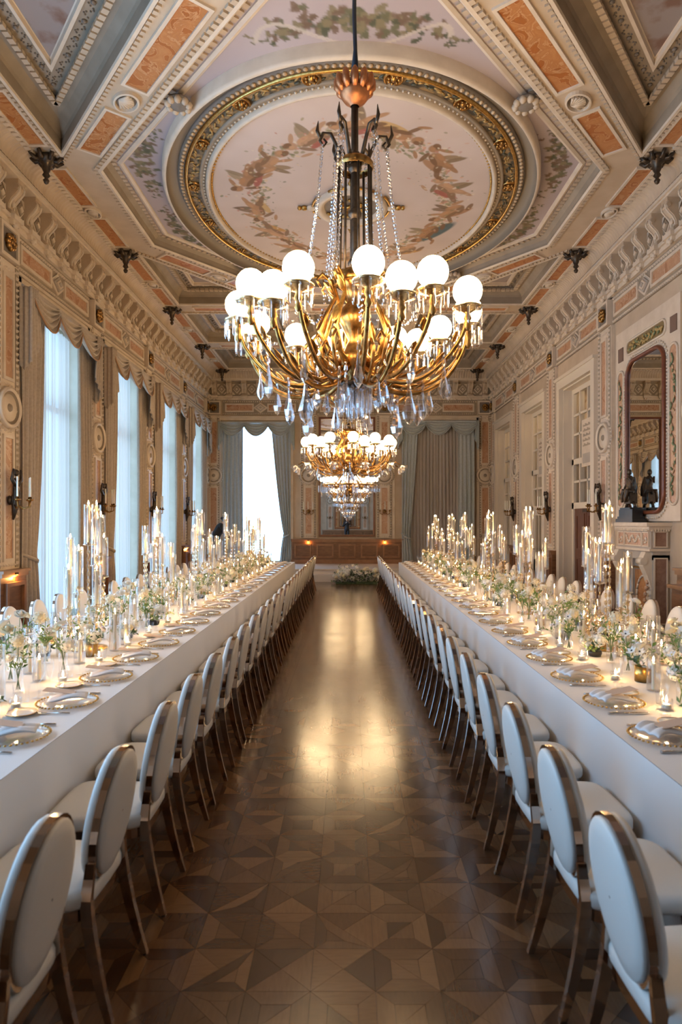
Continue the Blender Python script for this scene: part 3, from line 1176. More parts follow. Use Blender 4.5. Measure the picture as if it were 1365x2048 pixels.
def ering(prof, mat, name, kind=None):
    """prof: list of (inward offset, z)"""
    n = 128
    m = MB()
    vs, fs = [], []
    for (d, z) in prof:
        vs += [(x, y, ZB + z) for (x, y) in ell_off(d, n)]
    for q in range(len(prof) - 1):
        for i in range(n):
            j = (i + 1) % n
            fs.append((q * n + i, q * n + j, (q + 1) * n + j, (q + 1) * n + i))
    m.add(vs, fs, 0, True)
    return m.build(name, mat, CE, kind=kind)


ering([(0.0, 0.2), (0.0, 0.03), (0.015, 0.0), (0.04, -0.015), (0.06, -0.01)], CREAM2, 'oval_moulding')
ering([(0.06, -0.01), (0.07, 0.07), (0.12, 0.12), (0.24, 0.15)], pmat('cove_plaster', (0.23, 0.185, 0.135), 0.6), 'oval_cove')
ering([(0.24, 0.15), (0.24, 0.11), (0.33, 0.10), (0.34, 0.13)], DKTAUPE, 'oval_fascia')
ering([(0.34, 0.13), (0.34, 0.08), (0.365, 0.07), (0.385, 0.08), (0.385, 0.12)], GOLD, 'gilt_ring')
FRI = pmat('gilded_leaf_frieze', (0.06, 0.05, 0.035), 0.6, col2=(0.34, 0.22, 0.10), scale=9, detail=6, ramp=(0.42, 0.60))
ering([(0.385, 0.12), (0.56, 0.12)], FRI, 'leaf_frieze')
ering([(0.56, 0.12), (0.56, 0.09), (0.585, 0.08), (0.60, 0.09), (0.66, 0.1)], TAUPE, 'oval_fascia')
ering([(0.66, 0.1), (0.66, 0.04), (0.69, 0.02), (0.72, 0.03), (0.74, 0.10)], CREAM2, 'oval_moulding')
for (d, z, sp, s, h, mt, nm) in ((0.285, 0.095, 0.105, 0.034, 0.022, OCHRE, 'gilt_beads'), (0.63, 0.085, 0.085, 0.02, 0.015, CREAM2, 'oval_beads'), (0.755, 0.09, 0.06, 0.02, 0.016, GOLD, 'rope_beads')):
    m = MB()
    for (x, y, t) in path_points(ell_off(d, 200), sp):
        m.ball((x, y, ZB + z), (s, s, h), 6, 3)
    m.build(nm, mt, CE, kind='stuff')
# acanthus leaves in relief on the frieze, and its rosettes
m = MB()
rg = random.Random(3)
for k, (x, y, t) in enumerate(path_points(ell_off(0.47, 200), 0.09)):
    n = Vector((-t.y, t.x))
    for q in range(2):
        a = rg.uniform(-1, 1)
        c = (x + n.x * rg.uniform(-0.06, 0.06), y + n.y * rg.uniform(-0.06, 0.06), ZB + 0.112)
        m.ball(c, (0.05, 0.018, 0.012), 6, 3, rg.choice((0, 0, 1)), Matrix.Rotation(math.atan2(t.y, t.x) + a, 3, 'Z'))
m.build('acanthus_leaves', [pmat('dull_gilt_plaster', (0.46, 0.29, 0.10), 0.42, 0.35), pmat('dark_leaf_plaster', (0.085, 0.085, 0.055), 0.6)], CE, kind='stuff')
for k in range(16):
    a = 2 * PI * (k + 0.5) / 16
    x, y = XC + (EA - 0.47) * math.cos(a), CY + (EB - 0.47) * math.sin(a)
    m = MB()
    m.lathe([(0.13, 0.12), (0.13, 0.09), (0.11, 0.085), (0.1, 0.1), (0.04, 0.1), (0.03, 0.07), (0.0, 0.065)], 16, (x, y, ZB))
    for q in range(7):
        b = 2 * PI * q / 7
        m.ball((x + 0.065 * math.cos(b), y + 0.065 * math.sin(b), ZB + 0.09), 0.025, 5, 3)
    m.build('rosette', BRASS, CE)
for (sx, sy) in ((-1, -1), (1, -1), (1, 1), (-1, 1)):
    m = MB()
    cx, cy = XC + sx * 2.2, CY + sy * 2.85
    m.ball((cx, cy, ZB + 0.01), (0.16, 0.16, 0.07), 12, 6, 1)
    for q in range(9):
        an = 2 * PI * q / 9
        m.ball((cx + 0.13 * math.cos(an), cy + 0.13 * math.sin(an), ZB - 0.02), (0.05, 0.05, 0.05), 6, 4, 0)
    m.build('shell_clasp', [CREAM, DKTAUPE], CE)

# --- painted fields (flat painting, carried as vertex paint)
def paint_grid(name, x0, x1, y0, y1, z, res, painter, clip=None):
    nx, ny = int((x1 - x0) / res) + 1, int((y1 - y0) / res) + 1
    X, Y = np.meshgrid(np.linspace(x0, x1, nx), np.linspace(y0, y1, ny))
    C = painter(X, Y)
    ids = np.arange(nx * ny).reshape(ny, nx)
    f = np.stack([ids[:-1, :-1], ids[1:, :-1], ids[1:, 1:], ids[:-1, 1:]], -1).reshape(-1, 4)
    if clip is not None:
        xc, yc = (X[:-1, :-1] + X[1:, 1:]) / 2, (Y[:-1, :-1] + Y[1:, 1:]) / 2
        f = f[clip(xc, yc).ravel()]
    used = np.unique(f)
    rem = np.full(nx * ny, -1)
    rem[used] = np.arange(len(used))
    f = rem[f]
    v = np.stack([X.ravel(), Y.ravel(), np.full(nx * ny, z)], -1)[used]
    c = np.concatenate([C.reshape(-1, 3), np.ones((nx * ny, 1))], 1)[used].astype(np.float32)
    me = bpy.data.meshes.new(name)
    me.vertices.add(len(v))
    me.vertices.foreach_set('co', v.ravel())
    me.loops.add(f.size)
    me.loops.foreach_set('vertex_index', f.ravel())
    me.polygons.add(len(f))
    me.polygons.foreach_set('loop_start', np.arange(0, f.size, 4))
    me.update(calc_edges=True)
    at = me.color_attributes.new('paint', 'FLOAT_COLOR', 'POINT')
    at.data.foreach_set('color', c.ravel())
    me.materials.append(PAINT)
    return link(name, me, CE)


def blob(C, X, Y, cx, cy, rx, ry, ang, col, soft=0.25, op=1.0):
    R = max(rx, ry) * 1.3
    x0, y0 = X[0, 0], Y[0, 0]
    dx, dy = X[0, 1] - X[0, 0], Y[1, 0] - Y[0, 0]
    i0, i1 = max(0, int((cx - R - x0) / dx)), min(X.shape[1], int((cx + R - x0) / dx) + 2)
    j0, j1 = max(0, int((cy - R - y0) / dy)), min(X.shape[0], int((cy + R - y0) / dy) + 2)
    if i1 <= i0 or j1 <= j0:
        return
    xs, ys = X[j0:j1, i0:i1] - cx, Y[j0:j1, i0:i1] - cy
    c, s = math.cos(ang), math.sin(ang)
    u, v = (xs * c + ys * s) / rx, (-xs * s + ys * c) / ry
    r = np.sqrt(u * u + v * v)
    a = np.clip((1 - r) / soft, 0, 1)[..., None] * op
    C[j0:j1, i0:i1] = C[j0:j1, i0:i1] * (1 - a) + np.array(col) * a


def vnoise(X, Y, sc, seed):
    r = np.random.RandomState(seed)
    t = r.rand(64, 64)
    x, y = (X * sc) % 63, (Y * sc) % 63
    i, j = x.astype(int), y.astype(int)
    fx, fy = x - i, y - j
    fx, fy = fx * fx * (3 - 2 * fx), fy * fy * (3 - 2 * fy)
    return (t[j, i] * (1 - fx) + t[j, i + 1] * fx) * (1 - fy) + (t[j + 1, i] * (1 - fx) + t[j + 1, i + 1] * fx) * fy


def paint_oval(X, Y):
    rg = random.Random(11)
    n = vnoise(X + 9, Y + 9, 1.3, 1) * 0.6 + vnoise(X + 9, Y + 9, 4, 2) * 0.4
    C = np.array((0.60, 0.49, 0.43)) + (n[..., None] - 0.5) * np.array((0.09, 0.09, 0.10))
    greens = [(0.20, 0.19, 0.10), (0.30, 0.26, 0.13), (0.36, 0.30, 0.20)]
    flowers = [(0.62, 0.36, 0.24), (0.70, 0.60, 0.46), (0.50, 0.24, 0.17), (0.66, 0.50, 0.30)]

    def at(f, k):
        a = 2 * PI * f
        return XC + 2.2 * k * math.cos(a), CY + 2.8 * k * math.sin(a), a
    for q in range(1100):                          # the garland between the figures
        f = rg.random()
        k = 0.74 + 0.035 * math.sin(f * 2 * PI * 7) + rg.gauss(0, 0.035)
        x, y, a = at(f, k)
        blob(C, X, Y, x, y, rg.uniform(0.03, 0.07), rg.uniform(0.018, 0.035), rg.uniform(0, 3), rg.choice(greens + greens + flowers), 0.35, rg.uniform(0.55, 0.95))
    nfig = 15
    for i in range(nfig):
        f = (i + 0.3 + rg.uniform(-0.15, 0.15)) / nfig
        k = 0.76 + rg.uniform(-0.03, 0.05)
        x, y, a = at(f, k)
        t = a + PI / 2 + rg.uniform(-0.5, 0.5)
        sg = rg.choice((-1, 1))
        flesh = rg.choice([(0.42, 0.23, 0.115), (0.36, 0.185, 0.085), (0.46, 0.27, 0.15)])
        cl = rg.choice([(0.50, 0.27, 0.08), (0.38, 0.20, 0.10), (0.55, 0.35, 0.14), (0.36, 0.10, 0.07)]) if i != 1 else (0.06, 0.11, 0.12)
        ct, st = math.cos(t), math.sin(t)

        def P(u, v):
            return x + (ct * u - st * v) * sg * 1.42, y + (st * u + ct * v) * sg * 1.42
        dk, lt_ = tuple(0.55 * q_ for q_ in flesh), tuple(min(1, 1.18 * q_) for q_ in flesh)
        wing = rg.choice([(0.30, 0.20, 0.11), (0.24, 0.15, 0.09), (0.34, 0.25, 0.15)])
        big = 1.9 if i == 1 else 1.0
        for (u, v, rx, ry, da, cc) in ((-0.10, -0.10, 0.20 * big, 0.055 * big, 0.25, cl), (-0.03, 0.14, 0.13, 0.05, 1.1, wing), (-0.09, 0.15, 0.15, 0.04, 1.5, tuple(0.8 * q_ for q_ in wing)),
                                       (-0.27, -0.10, 0.10, 0.036, -0.35, dk), (-0.26, 0.09, 0.10, 0.034, 0.25, flesh), (-0.16, -0.05, 0.12, 0.055, -0.5, dk), (-0.15, 0.05, 0.12, 0.055, 0.4, flesh),
                                       (0.0, -0.005, 0.15, 0.09, 0.05, flesh), (0.0, -0.055, 0.13, 0.035, 0.0, dk), (0.10, -0.12, 0.11, 0.032, -0.9, dk), (0.18, -0.19, 0.085, 0.025, -0.2, flesh), (0.11, 0.12, 0.10, 0.03, 0.8, flesh),
                                       (0.20, 0.025, 0.078, 0.072, 0, flesh), (0.225, 0.06, 0.062, 0.045, 0, (0.20, 0.10, 0.045)), (0.03, 0.035, 0.085, 0.035, 0.1, lt_), (0.205, 0.01, 0.035, 0.03, 0, lt_), (-0.15, 0.06, 0.07, 0.022, 0.4, lt_)):
            px, py = P(u, v)
            blob(C, X, Y, px, py, rx * 1.42, ry * 1.42, t + da * sg, cc, 0.25, 0.93)
        for q in range(26):
            px, py = P(rg.gauss(0, 0.26), rg.gauss(0, 0.14))
            blob(C, X, Y, px, py, rg.uniform(0.02, 0.05), rg.uniform(0.015, 0.03), rg.uniform(0, 3), rg.choice(flowers + greens), 0.4, rg.uniform(0.4, 0.85))
    for q in range(60):
        r_ = rg.uniform(0.50, 0.66)
        f = rg.random()
        x, y, a = at(f, 0.58 + rg.gauss(0, 0.02))
        blob(C, X, Y, x, y, 0.018, 0.012, 0, rg.choice(greens), 0.5, 0.5)
    return np.clip(C, 0.02, 1)


def paint_spandrel(X, Y):
    rg = random.Random(5)
    n = vnoise(X + 9, Y + 9, 1.1, 3)
    C = np.array((0.44, 0.37, 0.37)) + (n[..., None] - 0.5) * 0.07
    leafc = [(0.09, 0.095, 0.055), (0.14, 0.13, 0.07), (0.22, 0.18, 0.10), (0.17, 0.11, 0.07)]

    def vine(p0, p1, bow, nlf, sc=1.0):
        for q in range(nlf):
            f = q / nlf
            s = math.sin(PI * f)
            x = p0[0] + (p1[0] - p0[0]) * f + bow[0] * s + rg.gauss(0, 0.07) * sc
            y = p0[1] + (p1[1] - p0[1]) * f + bow[1] * s + rg.gauss(0, 0.07) * sc
            k = (0.022 + 0.034 * s) * sc
            col = rg.choice(leafc)
            for w_ in range(3):
                an = rg.uniform(0, 6.3)
                blob(C, X, Y, x + 0.6 * k * math.cos(an), y + 0.6 * k * math.sin(an), k, k * 0.62, an, col, 0.25, 0.9)
    for sx in (-1, 1):
        for sy in (-1, 1):
            vine((XC + sx * 3.22, CY + sy * 0.15), (XC + sx * 2.72, CY + sy * 2.05), (sx * 0.22, sy * 0.1), 85)
    for sy in (-1, 1):
        vine((XC - 1.15, CY + sy * 3.72), (XC + 1.15, CY + sy * 3.72), (0, sy * 0.30), 120, 1.2)
        pts = [(XC + 1.1 * math.cos(a), CY + sy * (3.78 + 0.16 * math.sin(a * 3.2))) for a in np.linspace(0, PI, 60)]
        for (x, y) in pts:
            blob(C, X, Y, x, y, 0.045, 0.028, 0.4 * sy, (0.55, 0.48, 0.41), 0.3, 0.85)
    return np.clip(C, 0.02, 1)


paint_grid('ceiling_painting', XC - 2.3, XC + 2.3, CY - 2.9, CY + 2.9, ZB + 0.095, 0.0115, paint_oval,
           lambda x, y: ((x - XC) / (EA - 0.7)) ** 2 + ((y - CY) / (EB - 0.7)) ** 2 < 1.0)


def in_oct(x, y):
    ax, ay = np.abs(x - XC), np.abs(y - CY)
    return (ax < 3.6) & (ay < 4.55) & (((ax - 0.93) / 2.82 + (ay - 1.31) / 3.37) < 0.97) & ((((x - XC) / (EA - 0.05)) ** 2 + ((y - CY) / (EB - 0.05)) ** 2) > 1)


paint_grid('painted_spandrels', XC - 3.75, XC + 3.75, CY - 4.68, CY + 4.68, ZB + 0.17, 0.024, paint_spandrel, in_oct)

# centre rosette of the painting
m = MB()
m.lathe([(0.62, 0.09), (0.62, 0.03), (0.56, 0.01), (0.48, 0.03), (0.46, 0.07)], 40, (XC, CY, ZB), 0)
m.lathe([(0.46, 0.07), (0.0, 0.075)], 40, (XC, CY, ZB), 2)
for k in range(4):
    a = PI / 2 * k
    for (dr, s) in ((0.68, 0.09), (0.8, 0.06), (0.88, 0.04)):
        m.ball((XC + dr * math.cos(a), CY + dr * math.sin(a), ZB + 0.06), (s, s, 0.04), 8, 4, 0 if dr < 0.7 else 1)
    for sg in (-1, 1):
        m.tube([(XC + 0.66 * math.cos(a + sg * q * 0.1), CY + 0.66 * math.sin(a + sg * q * 0.1), ZB + 0.06) for q in range(1, 7)], 0.022, 5, 1)
for k in range(40):
    a, r_ = rg.uniform(0, 6.3), rg.uniform(0.05, 0.42)
    m.ball((XC + r_ * math.cos(a), CY + r_ * math.sin(a), ZB + 0.05), (0.07, 0.03, 0.03), 6, 4, 1, Matrix.Rotation(rg.uniform(0, 3), 3, 'Z'))
m.build('centre_rosette', [CREAM2, GOLD, DKTAUPE], CE)

# --- floor and stage ------------------------------------------------
mb = MB()
mb.box(XL - 0.5, XR + 0.5, YN - 0.5, YB + 0.5, -0.2, -0.013)
SUB = pmat('parquet_joint', (0.022, 0.012, 0.007), 0.6)
FL = mb.build('floor', SUB, kind='structure')


def parquet(name, by_attr):
    m, nt, b = nodes(name)
    N, L = nt.nodes, nt.links
    if by_attr:
        a = N.new('ShaderNodeAttribute')
        a.attribute_name = 'rnd'
        rnd = a.outputs['Fac']
    else:
        a = N.new('ShaderNodeObjectInfo')
        rnd = a.outputs['Random']
    r = N.new('ShaderNodeValToRGB')
    e = r.color_ramp.elements
    e[0].color, e[1].color = (0.050, 0.020, 0.008, 1), (0.215, 0.110, 0.048, 1)
    k = e.new(0.5)
    k.color = (0.115, 0.053, 0.022, 1)
    L.new(rnd, r.inputs[0])
    tc = N.new('ShaderNodeTexCoord')
    mp = N.new('ShaderNodeMapping')
    mp.inputs['Scale'].default_value = (40, 6, 1)
    L.new(tc.outputs['Object'], mp.inputs[0])
    t = N.new('ShaderNodeTexNoise')
    t.inputs['Scale'].default_value = 2.0
    t.inputs['Detail'].default_value = 3
    L.new(mp.outputs[0], t.inputs['Vector'])
    hs = N.new('ShaderNodeHueSaturation')
    mr = N.new('ShaderNodeMapRange')
    mr.inputs['To Min'].default_value, mr.inputs['To Max'].default_value = 0.75, 1.2
    L.new(t.outputs['Fac'], mr.inputs[0])
    L.new(mr.outputs[0], hs.inputs['Value'])
    L.new(r.outputs[0], hs.inputs['Color'])
    L.new(hs.outputs[0], b.inputs['Base Color'])
    n2 = N.new('ShaderNodeTexNoise')
    n2.inputs['Scale'].default_value = 3.0
    L.new(tc.outputs['Object'], n2.inputs['Vector'])
    mr2 = N.new('ShaderNodeMapRange')
    mr2.inputs['To Min'].default_value, mr2.inputs['To Max'].default_value = 0.13, 0.24
    L.new(n2.outputs['Fac'], mr2.inputs[0])
    L.new(mr2.outputs[0], b.inputs['Roughness'])
    b.inputs['Specular IOR Level'].default_value = 0.8
    return m


PQA, PQO = parquet('parquet', True), parquet('parquet_block', False)
CELL = 0.25


def shrink(pts, d):
    return inset(pts, d)


def cell_pieces(kind):
    h, f = CELL / 2, 0.068
    i = h - f
    if kind == 0:
        P = [[(-h, -h), (h, -h), (i, -i), (-i, -i)], [(h, -h), (h, h), (i, i), (i, -i)], [(h, h), (-h, h), (-i, i), (i, i)], [(-h, h), (-h, -h), (-i, -i), (-i, i)],
             [(-i, -i), (i, -i), (i, i)], [(-i, -i), (i, i), (-i, i)]]
    elif kind == 1:
        P = [[(-h, -h), (h, -h), (0, 0)], [(h, -h), (h, h), (0, 0)], [(h, h), (-h, h), (0, 0)], [(-h, h), (-h, -h), (0, 0)]]
    else:
        g = 0.05
        P = [[(-h, -h), (h, -h), (h - 2.4 * g, -h + g), (-h + g, -h + g)][0:4], [(h, -h), (-h, h), (-h + g, h - 2.4 * g), (h - 2.4 * g, -h + g)],
             [(-h, h), (-h, -h), (-h + g, -h + g), (-h + g, h - 2.4 * g)], [(-h + g, -h + g), (h - 2.4 * g, -h + g), (-h + g, h - 2.4 * g)],
             [(h, -h), (h, h), (0, 0)], [(h, h), (-h, h), (0, 0)]]
    return [shrink(p, 0.0006) for p in P]


KP = [cell_pieces(k) for k in range(3)]
PIECE = {}
for k in range(3):
    for q, p in enumerate(KP[k]):
        mm = MB()
        mm.prism(p, -0.012, 0.0)
        PIECE[(k, q)] = mm.mesh('parquet_block', PQO)
rg = random.Random(21)
nfl = MB()
rnds = []
cells = []
nx0, nx1 = int((XL - XC) / CELL) - 1, int((XR - XC) / CELL) + 1
count = 0
for j in range(-16, 93):
    for i in range(nx0, nx1):
        x, y = -0.02 + i * CELL, 0.12 + j * CELL
        if x < XL + CELL / 2 or x > XR - CELL / 2 or y < YN + CELL / 2 or y > YB - CELL / 2:
            continue
        k = rg.choice((0, 0, 0, 0, 1, 2))
        r_ = rg.choice((0, 1, 2, 3))
        if abs(x) < 0.95 and 2.2 < y < 3.95 and count < 290:
            for q in range(len(KP[k])):
                if count >= 300:
                    break
                link('parquet_block', PIECE[(k, q)], FL, (x, y, 0), r_ * PI / 2)
                count += 1
            if count < 300:
                continue
        c, s = (1, 0, -1, 0)[r_], (0, 1, 0, -1)[r_]
        for p in KP[k]:
            nfl.prism([(x + c * a - s * b, y + s * a + c * b) for (a, b) in p], -0.012, 0.0)
            rnds += [rg.random()] * (len(p) * 2)
o = nfl.build('parquet_field', PQA, FL, kind='stuff')
at = o.data.attributes.new('rnd', 'FLOAT', 'POINT')
at.data.foreach_set('value', rnds)

mb = MB()
mb.box(XL, XR, 20.05, YB, 0.0, 0.355)
ST = mb.build('trim_5', STONE, kind='structure')
m = MB()
m.box(XL, XR, 19.7, 20.05, 0.0, 0.215)
m.build('step', STONE, ST)
m = MB()
m.box(XL, XR, 20.02, 20.09, 0.33, 0.362)
m.build('nosing', CREAM2, ST)

# ================================================================== CURTAINS
def drape(wall, u0, u1, zt, z0, d, mat, label, cat='curtain', tie=None, tie_to=0.55, folds=6, group=None, hem=True, inner=1):
    """hanging drape from u0 (outer edge) to u1 (inner edge); tied back at height tie."""
    base = W(wall, u0, 0, z0)
    root = thing('drape', label, cat, base, 0, group)

    def wid(z):
        if tie is None:
            return 1.0
        if z >= tie:
            f = (z - tie) / (zt - tie)
            return tie_to + (1 - tie_to) * min(1, f) ** 0.75
        return tie_to + 0.22 * (1 - (z - z0) / max(0.1, tie - z0)) ** 0.5 * (1 if z < tie else 0)

    def fn(a, b):
        z = zt + (z0 - zt) * b
        u = u0 + (u1 - u0) * a * wid(z)
        amp = 0.055 * (0.6 + 0.4 * b)
        dd = d + amp * math.sin(a * folds * 2 * PI + 0.6 * math.sin(b * 3)) + 0.015 * math.sin(a * folds * 5.1 + b * 4)
        p = W(wall, u, dd, z)
        return (p[0] - base[0], p[1] - base[1], p[2] - base[2])
    m = MB()
    m.grid(fn, folds * 8, 28)
    m.build('cloth', mat, root, thick=0.006)
    if tie is not None:
        m = MB()
        ue = u0 + (u1 - u0) * tie_to
        p = [W(wall, u0, d - 0.08, tie + 0.12), W(wall, u0 + (ue - u0) * 0.3, d + 0.07, tie + 0.02), W(wall, u0 + (ue - u0) * 0.8, d + 0.075, tie - 0.04), W(wall, ue + 0.02 * (1 if u1 > u0 else -1), d + 0.02, tie - 0.07), W(wall, ue, d - 0.07, tie - 0.02)]
        m.tube([(q[0] - base[0], q[1] - base[1], q[2] - base[2]) for q in p], 0.03, 6)
        m.build('tieback', mat, root)
    return root


def valance(wall, u0, u1, zt, d, mat, label, group, nsw=3, tail0=True, tail1=True, drop=0.50, tl=1.0):
    base = W(wall, (u0 + u1) / 2, d, zt - 0.5)
    root = thing('swag_valance', label, 'valance', base, 0, group)

    def rel(p):
        return (p[0] - base[0], p[1] - base[1], p[2] - base[2])
    wd = (u1 - u0) / nsw
    for k in range(nsw):
        a0 = u0 + k * wd

        def fn(a, b):
            s = math.sin(PI * a) ** 0.8
            u = a0 + wd * (0.5 + (a - 0.5) * (1.0 + 0.10 * (1 - b)))
            z = zt - 0.02 - b * (0.12 + (drop - 0.12) * s) - 0.03 * s * (1 - b)
            dd = d + 0.12 + 0.10 * s * b + 0.05 * math.sin(b * 4.2 * 2 * PI) * (1.0 - 0.45 * s)
            return rel(W(wall, u, dd, z))
        m = MB()
        m.grid(fn, 14, 44)
        m.build('swag', mat, root, thick=0.005)
        m = MB()
        m.tube([fn(i / 14, 1.0) for i in range(15)], 0.014, 5)
        m.build('braid', TRIMC if mat is DRAPE else mat, root)
    for (flag, ue, sg) in ((tail0, u0, 1), (tail1, u1, -1)):
        if not flag:
            continue

        def fn2(a, b):
            w_ = 0.16 if wall == 'B' else 0.34
            plt_ = 0.022 * math.sin(a * 6.5 * 2 * PI)
            if a < 0.5:                                   # the return to the wall
                u, dd = ue - sg * 0.07 - sg * plt_, 0.015 + (d + 0.14) * a * 2
            else:
                u, dd = ue - sg * 0.07 + sg * (a - 0.5) * 2 * w_ * (0.6 + 0.4 * b), d + 0.155 + plt_
            z = zt + 0.02 - b * tl * (1 - 0.5 * abs(a - 0.3))
            return rel(W(wall, u, dd, z))
        m = MB()
        m.grid(fn2, 40, 14)
        m.build('tail', mat, root, thick=0.005)
    m = MB()
    p, q = W(wall, u0 - 0.05, 0.0, zt - 0.04), W(wall, u1 + 0.05, d + 0.12, zt + 0.02)
    m.box(p[0] - base[0], q[0] - base[0], p[1] - base[1], q[1] - base[1], p[2] - base[2], q[2] - base[2])
    m.build('pelmet_board', mat, root)
    return root


def sheer_panel(wall, u0, u1, zt, z0, d, mat, label, group, folds=16):
    base = W(wall, (u0 + u1) / 2, d, z0)
    root = thing('sheer_curtain', label, 'curtain', base, 0, group)

    def fn(a, b):
        p = W(wall, u0 + (u1 - u0) * a, d + 0.028 * math.sin(a * folds * 2 * PI) + 0.012 * math.sin(a * 41 + b), zt + (z0 - zt) * b)
        return (p[0] - base[0], p[1] - base[1], p[2] - base[2])
    m = MB()
    m.grid(fn, folds * 8, 6)
    m.build('voile', mat, root)
    return root


for k, i in enumerate((4, 5, 6, 7)):
    a, b = BAY[i] + 0.44, BAY[i] + 2.91
    nm = '%s left-wall window from the near end' % nth(k + 1)
    if i == 7:
        b = 22.3
    drape('L', a - 0.09, a + 0.70, 5.2, 0.02, 0.07, DRAPE, 'taupe damask drape with tieback beside the ' + nm, tie=1.25, tie_to=0.62, folds=5)
    drape('L', b + 0.07, b - 0.40, 5.2, 0.02, 0.07, DRAPE, 'straight taupe drape on the far edge of the ' + nm, folds=5)
    valance('L', a - 0.09, b + 0.07, 5.3, 0.12, DRAPE, 'taupe three-swag valance with copper braid over the ' + nm, None, tl=1.25)
    sheer_panel('L', a + 0.2, b - 0.2, 5.2, 0.02, -0.2, SHEER, 'white sheer voile lit by daylight in the ' + nm, None)
# back wall: bright window on the left, closed curtains on the right
drape('B', -4.42, -3.72, 5.25, 0.37, 0.05, DRAPEB, 'blue silk drape hanging straight, corner side of the bright back window', folds=5)
drape('B', -2.03, -2.72, 5.25, 0.37, 0.05, DRAPEB, 'blue silk drape tied back, mirror side of the bright back window', tie=1.35, tie_to=0.34, folds=5)
valance('B', -4.5, -1.98, 5.33, 0.02, DRAPEB, 'blue silk three-swag valance over the bright back window', None, drop=0.48)
drape('B', 1.88, 2.45, 5.25, 0.37, 0.25, DRAPEB, 'grey-blue drape tied back, mirror side of the closed grey curtains', tie=1.3, tie_to=0.45, folds=4)
drape('B', 4.42, 3.85, 5.25, 0.37, 0.25, DRAPEB, 'grey-blue drape hanging straight beside the closed grey curtains, corner side', folds=4)
valance('B', 1.82, 4.48, 5.33, 0.24, DRAPEB, 'grey-blue three-swag valance over the closed grey curtains', None, drop=0.48)
drape('B', 2.1, 3.16, 5.2, 0.37, 0.08, DRAPEG, 'closed grey curtain beside the tall mirror, mirror-side half', folds=9)
drape('B', 4.25, 3.18, 5.2, 0.37, 0.08, DRAPEG, 'closed grey curtain on the back wall, corner-side half', folds=9)

# ================================================================== MIRRORS
def tall_mirror(wall, u0, u1, z0, z1, label, frame_mat):
    base = W(wall, (u0 + u1) / 2, 0.0, z0)
    root = thing('wall_mirror', label, 'mirror', base)
    m = MB()
    wframe(m, wall, u0, u1, z0, z1, 0.07, 0.0, 0.07)
    wframe(m, wall, u0 + 0.02, u1 - 0.02, z0 + 0.02, z1 - 0.02, 0.02, 0.07, 0.09)
    o = m.build('frame', frame_mat, root)
    m = MB()
    wbox(m, wall, u0 + 0.06, u1 - 0.06, 0.0, 0.03, z0 + 0.06, z1 - 0.06)
    g = m.build('glass', MIRROR, root)
    for q in (o, g):
        q.data.transform(Matrix.Translation((-base[0], -base[1], -base[2])))
    return root


tall_mirror('B', -1.04, 0.95, 1.3, 5.52, 'tall mirror in thin mahogany frame centred on the back wall', REDWOOD)
tall_mirror('N', -1.04, 0.95, 1.3, 5.52, 'tall mirror on the wall behind the photographer, facing the back mirror', REDWOOD)

# ================================================================== WALL SCONCES
def make_sconce(big):
    root = thing('candle_sconce', 'sconce', 'sconce')
    m = MB()
    m.lathe([(0.0, 0.0), (0.07, 0.0), (0.06, 0.03), (0.02, 0.05), (0.0, 0.05)], 12, axis='y')
    if big:
        m.ball((0, 0.06, 0.0), (0.05, 0.05, 0.1), 8, 6)
        m.tube([(0, 0.05, -0.28), (0, 0.08, -0.1), (0, 0.1, 0.1), (0, 0.07, 0.32)], [0.015, 0.05, 0.055, 0.02], 8)
        m.ball((0, 0.09, 0.4), 0.05, 8, 6)
        for sx in (-1, 1):
            m.tube([(sx * 0.03, 0.1, 0.22), (sx * 0.13, 0.1, 0.3), (sx * 0.1, 0.11, 0.45)], [0.03, 0.025, 0.015], 6)
    m.build('backplate', BRONZE if big else BRASS, root)
    n = 3
    for k in range(n):
        x = (k - 1) * 0.17
        y = 0.2 if k != 1 else 0.3
        a = MB()
        a.tube([(0, 0.05, -0.02), (x * 0.5, y * 0.7, -0.12), (x * 0.95, y, -0.09), (x, y, -0.01)], 0.012, 6)
        a.lathe([(0.0, -0.02), (0.045, 0.0), (0.05, 0.015), (0.02, 0.01), (0.018, 0.05), (0.0, 0.05)], 10, (x, y, 0))
        a.build('arm', BRASS, root)
        c = MB()
        c.lathe([(0.014, 0.04), (0.012, 0.33), (0.0, 0.335)], 8, (x, y, 0))
        c.build('candle', WAX, root)
    return root


s0 = make_sconce(True)
first = True
for (wall, us, zs, txt) in (('L', (9.4, 12.75, 16.1, 19.45), 2.12, 'left window wall'), ('R', (12.75, 16.1, 19.45), 2.12, 'right door wall')):
    for k, u in enumerate(us):
        lab = 'dark bronze figure sconce with unlit candles, %s pilaster of the %s' % (nth(k + 1), txt)
        loc = W(wall, u, 0.1, zs)
        if first:
            s0.location, s0.rotation_euler = loc, (0, 0, ROT[wall])
            s0['label'] = lab
            first = False
        else:
            dup(s0, loc, ROT[wall], lab)
s1 = make_sconce(False)
s1.location, s1.rotation_euler = W('B', -1.4, 0.09, 2.2), (0, 0, PI)
s1['label'] = 'small gilt candle sconce on the window side of the back mirror'
dup(s1, W('B', 1.28, 0.09, 2.2), PI, 'small gilt candle sconce on the curtain side of the back mirror')
dup(s1, W('N', -1.4, 0.09, 2.2), 0, 'small gilt candle sconce on the near wall, window side')
dup(s1, W('N', 1.28, 0.09, 2.2), 0, 'small gilt candle sconce on the near wall, door side')

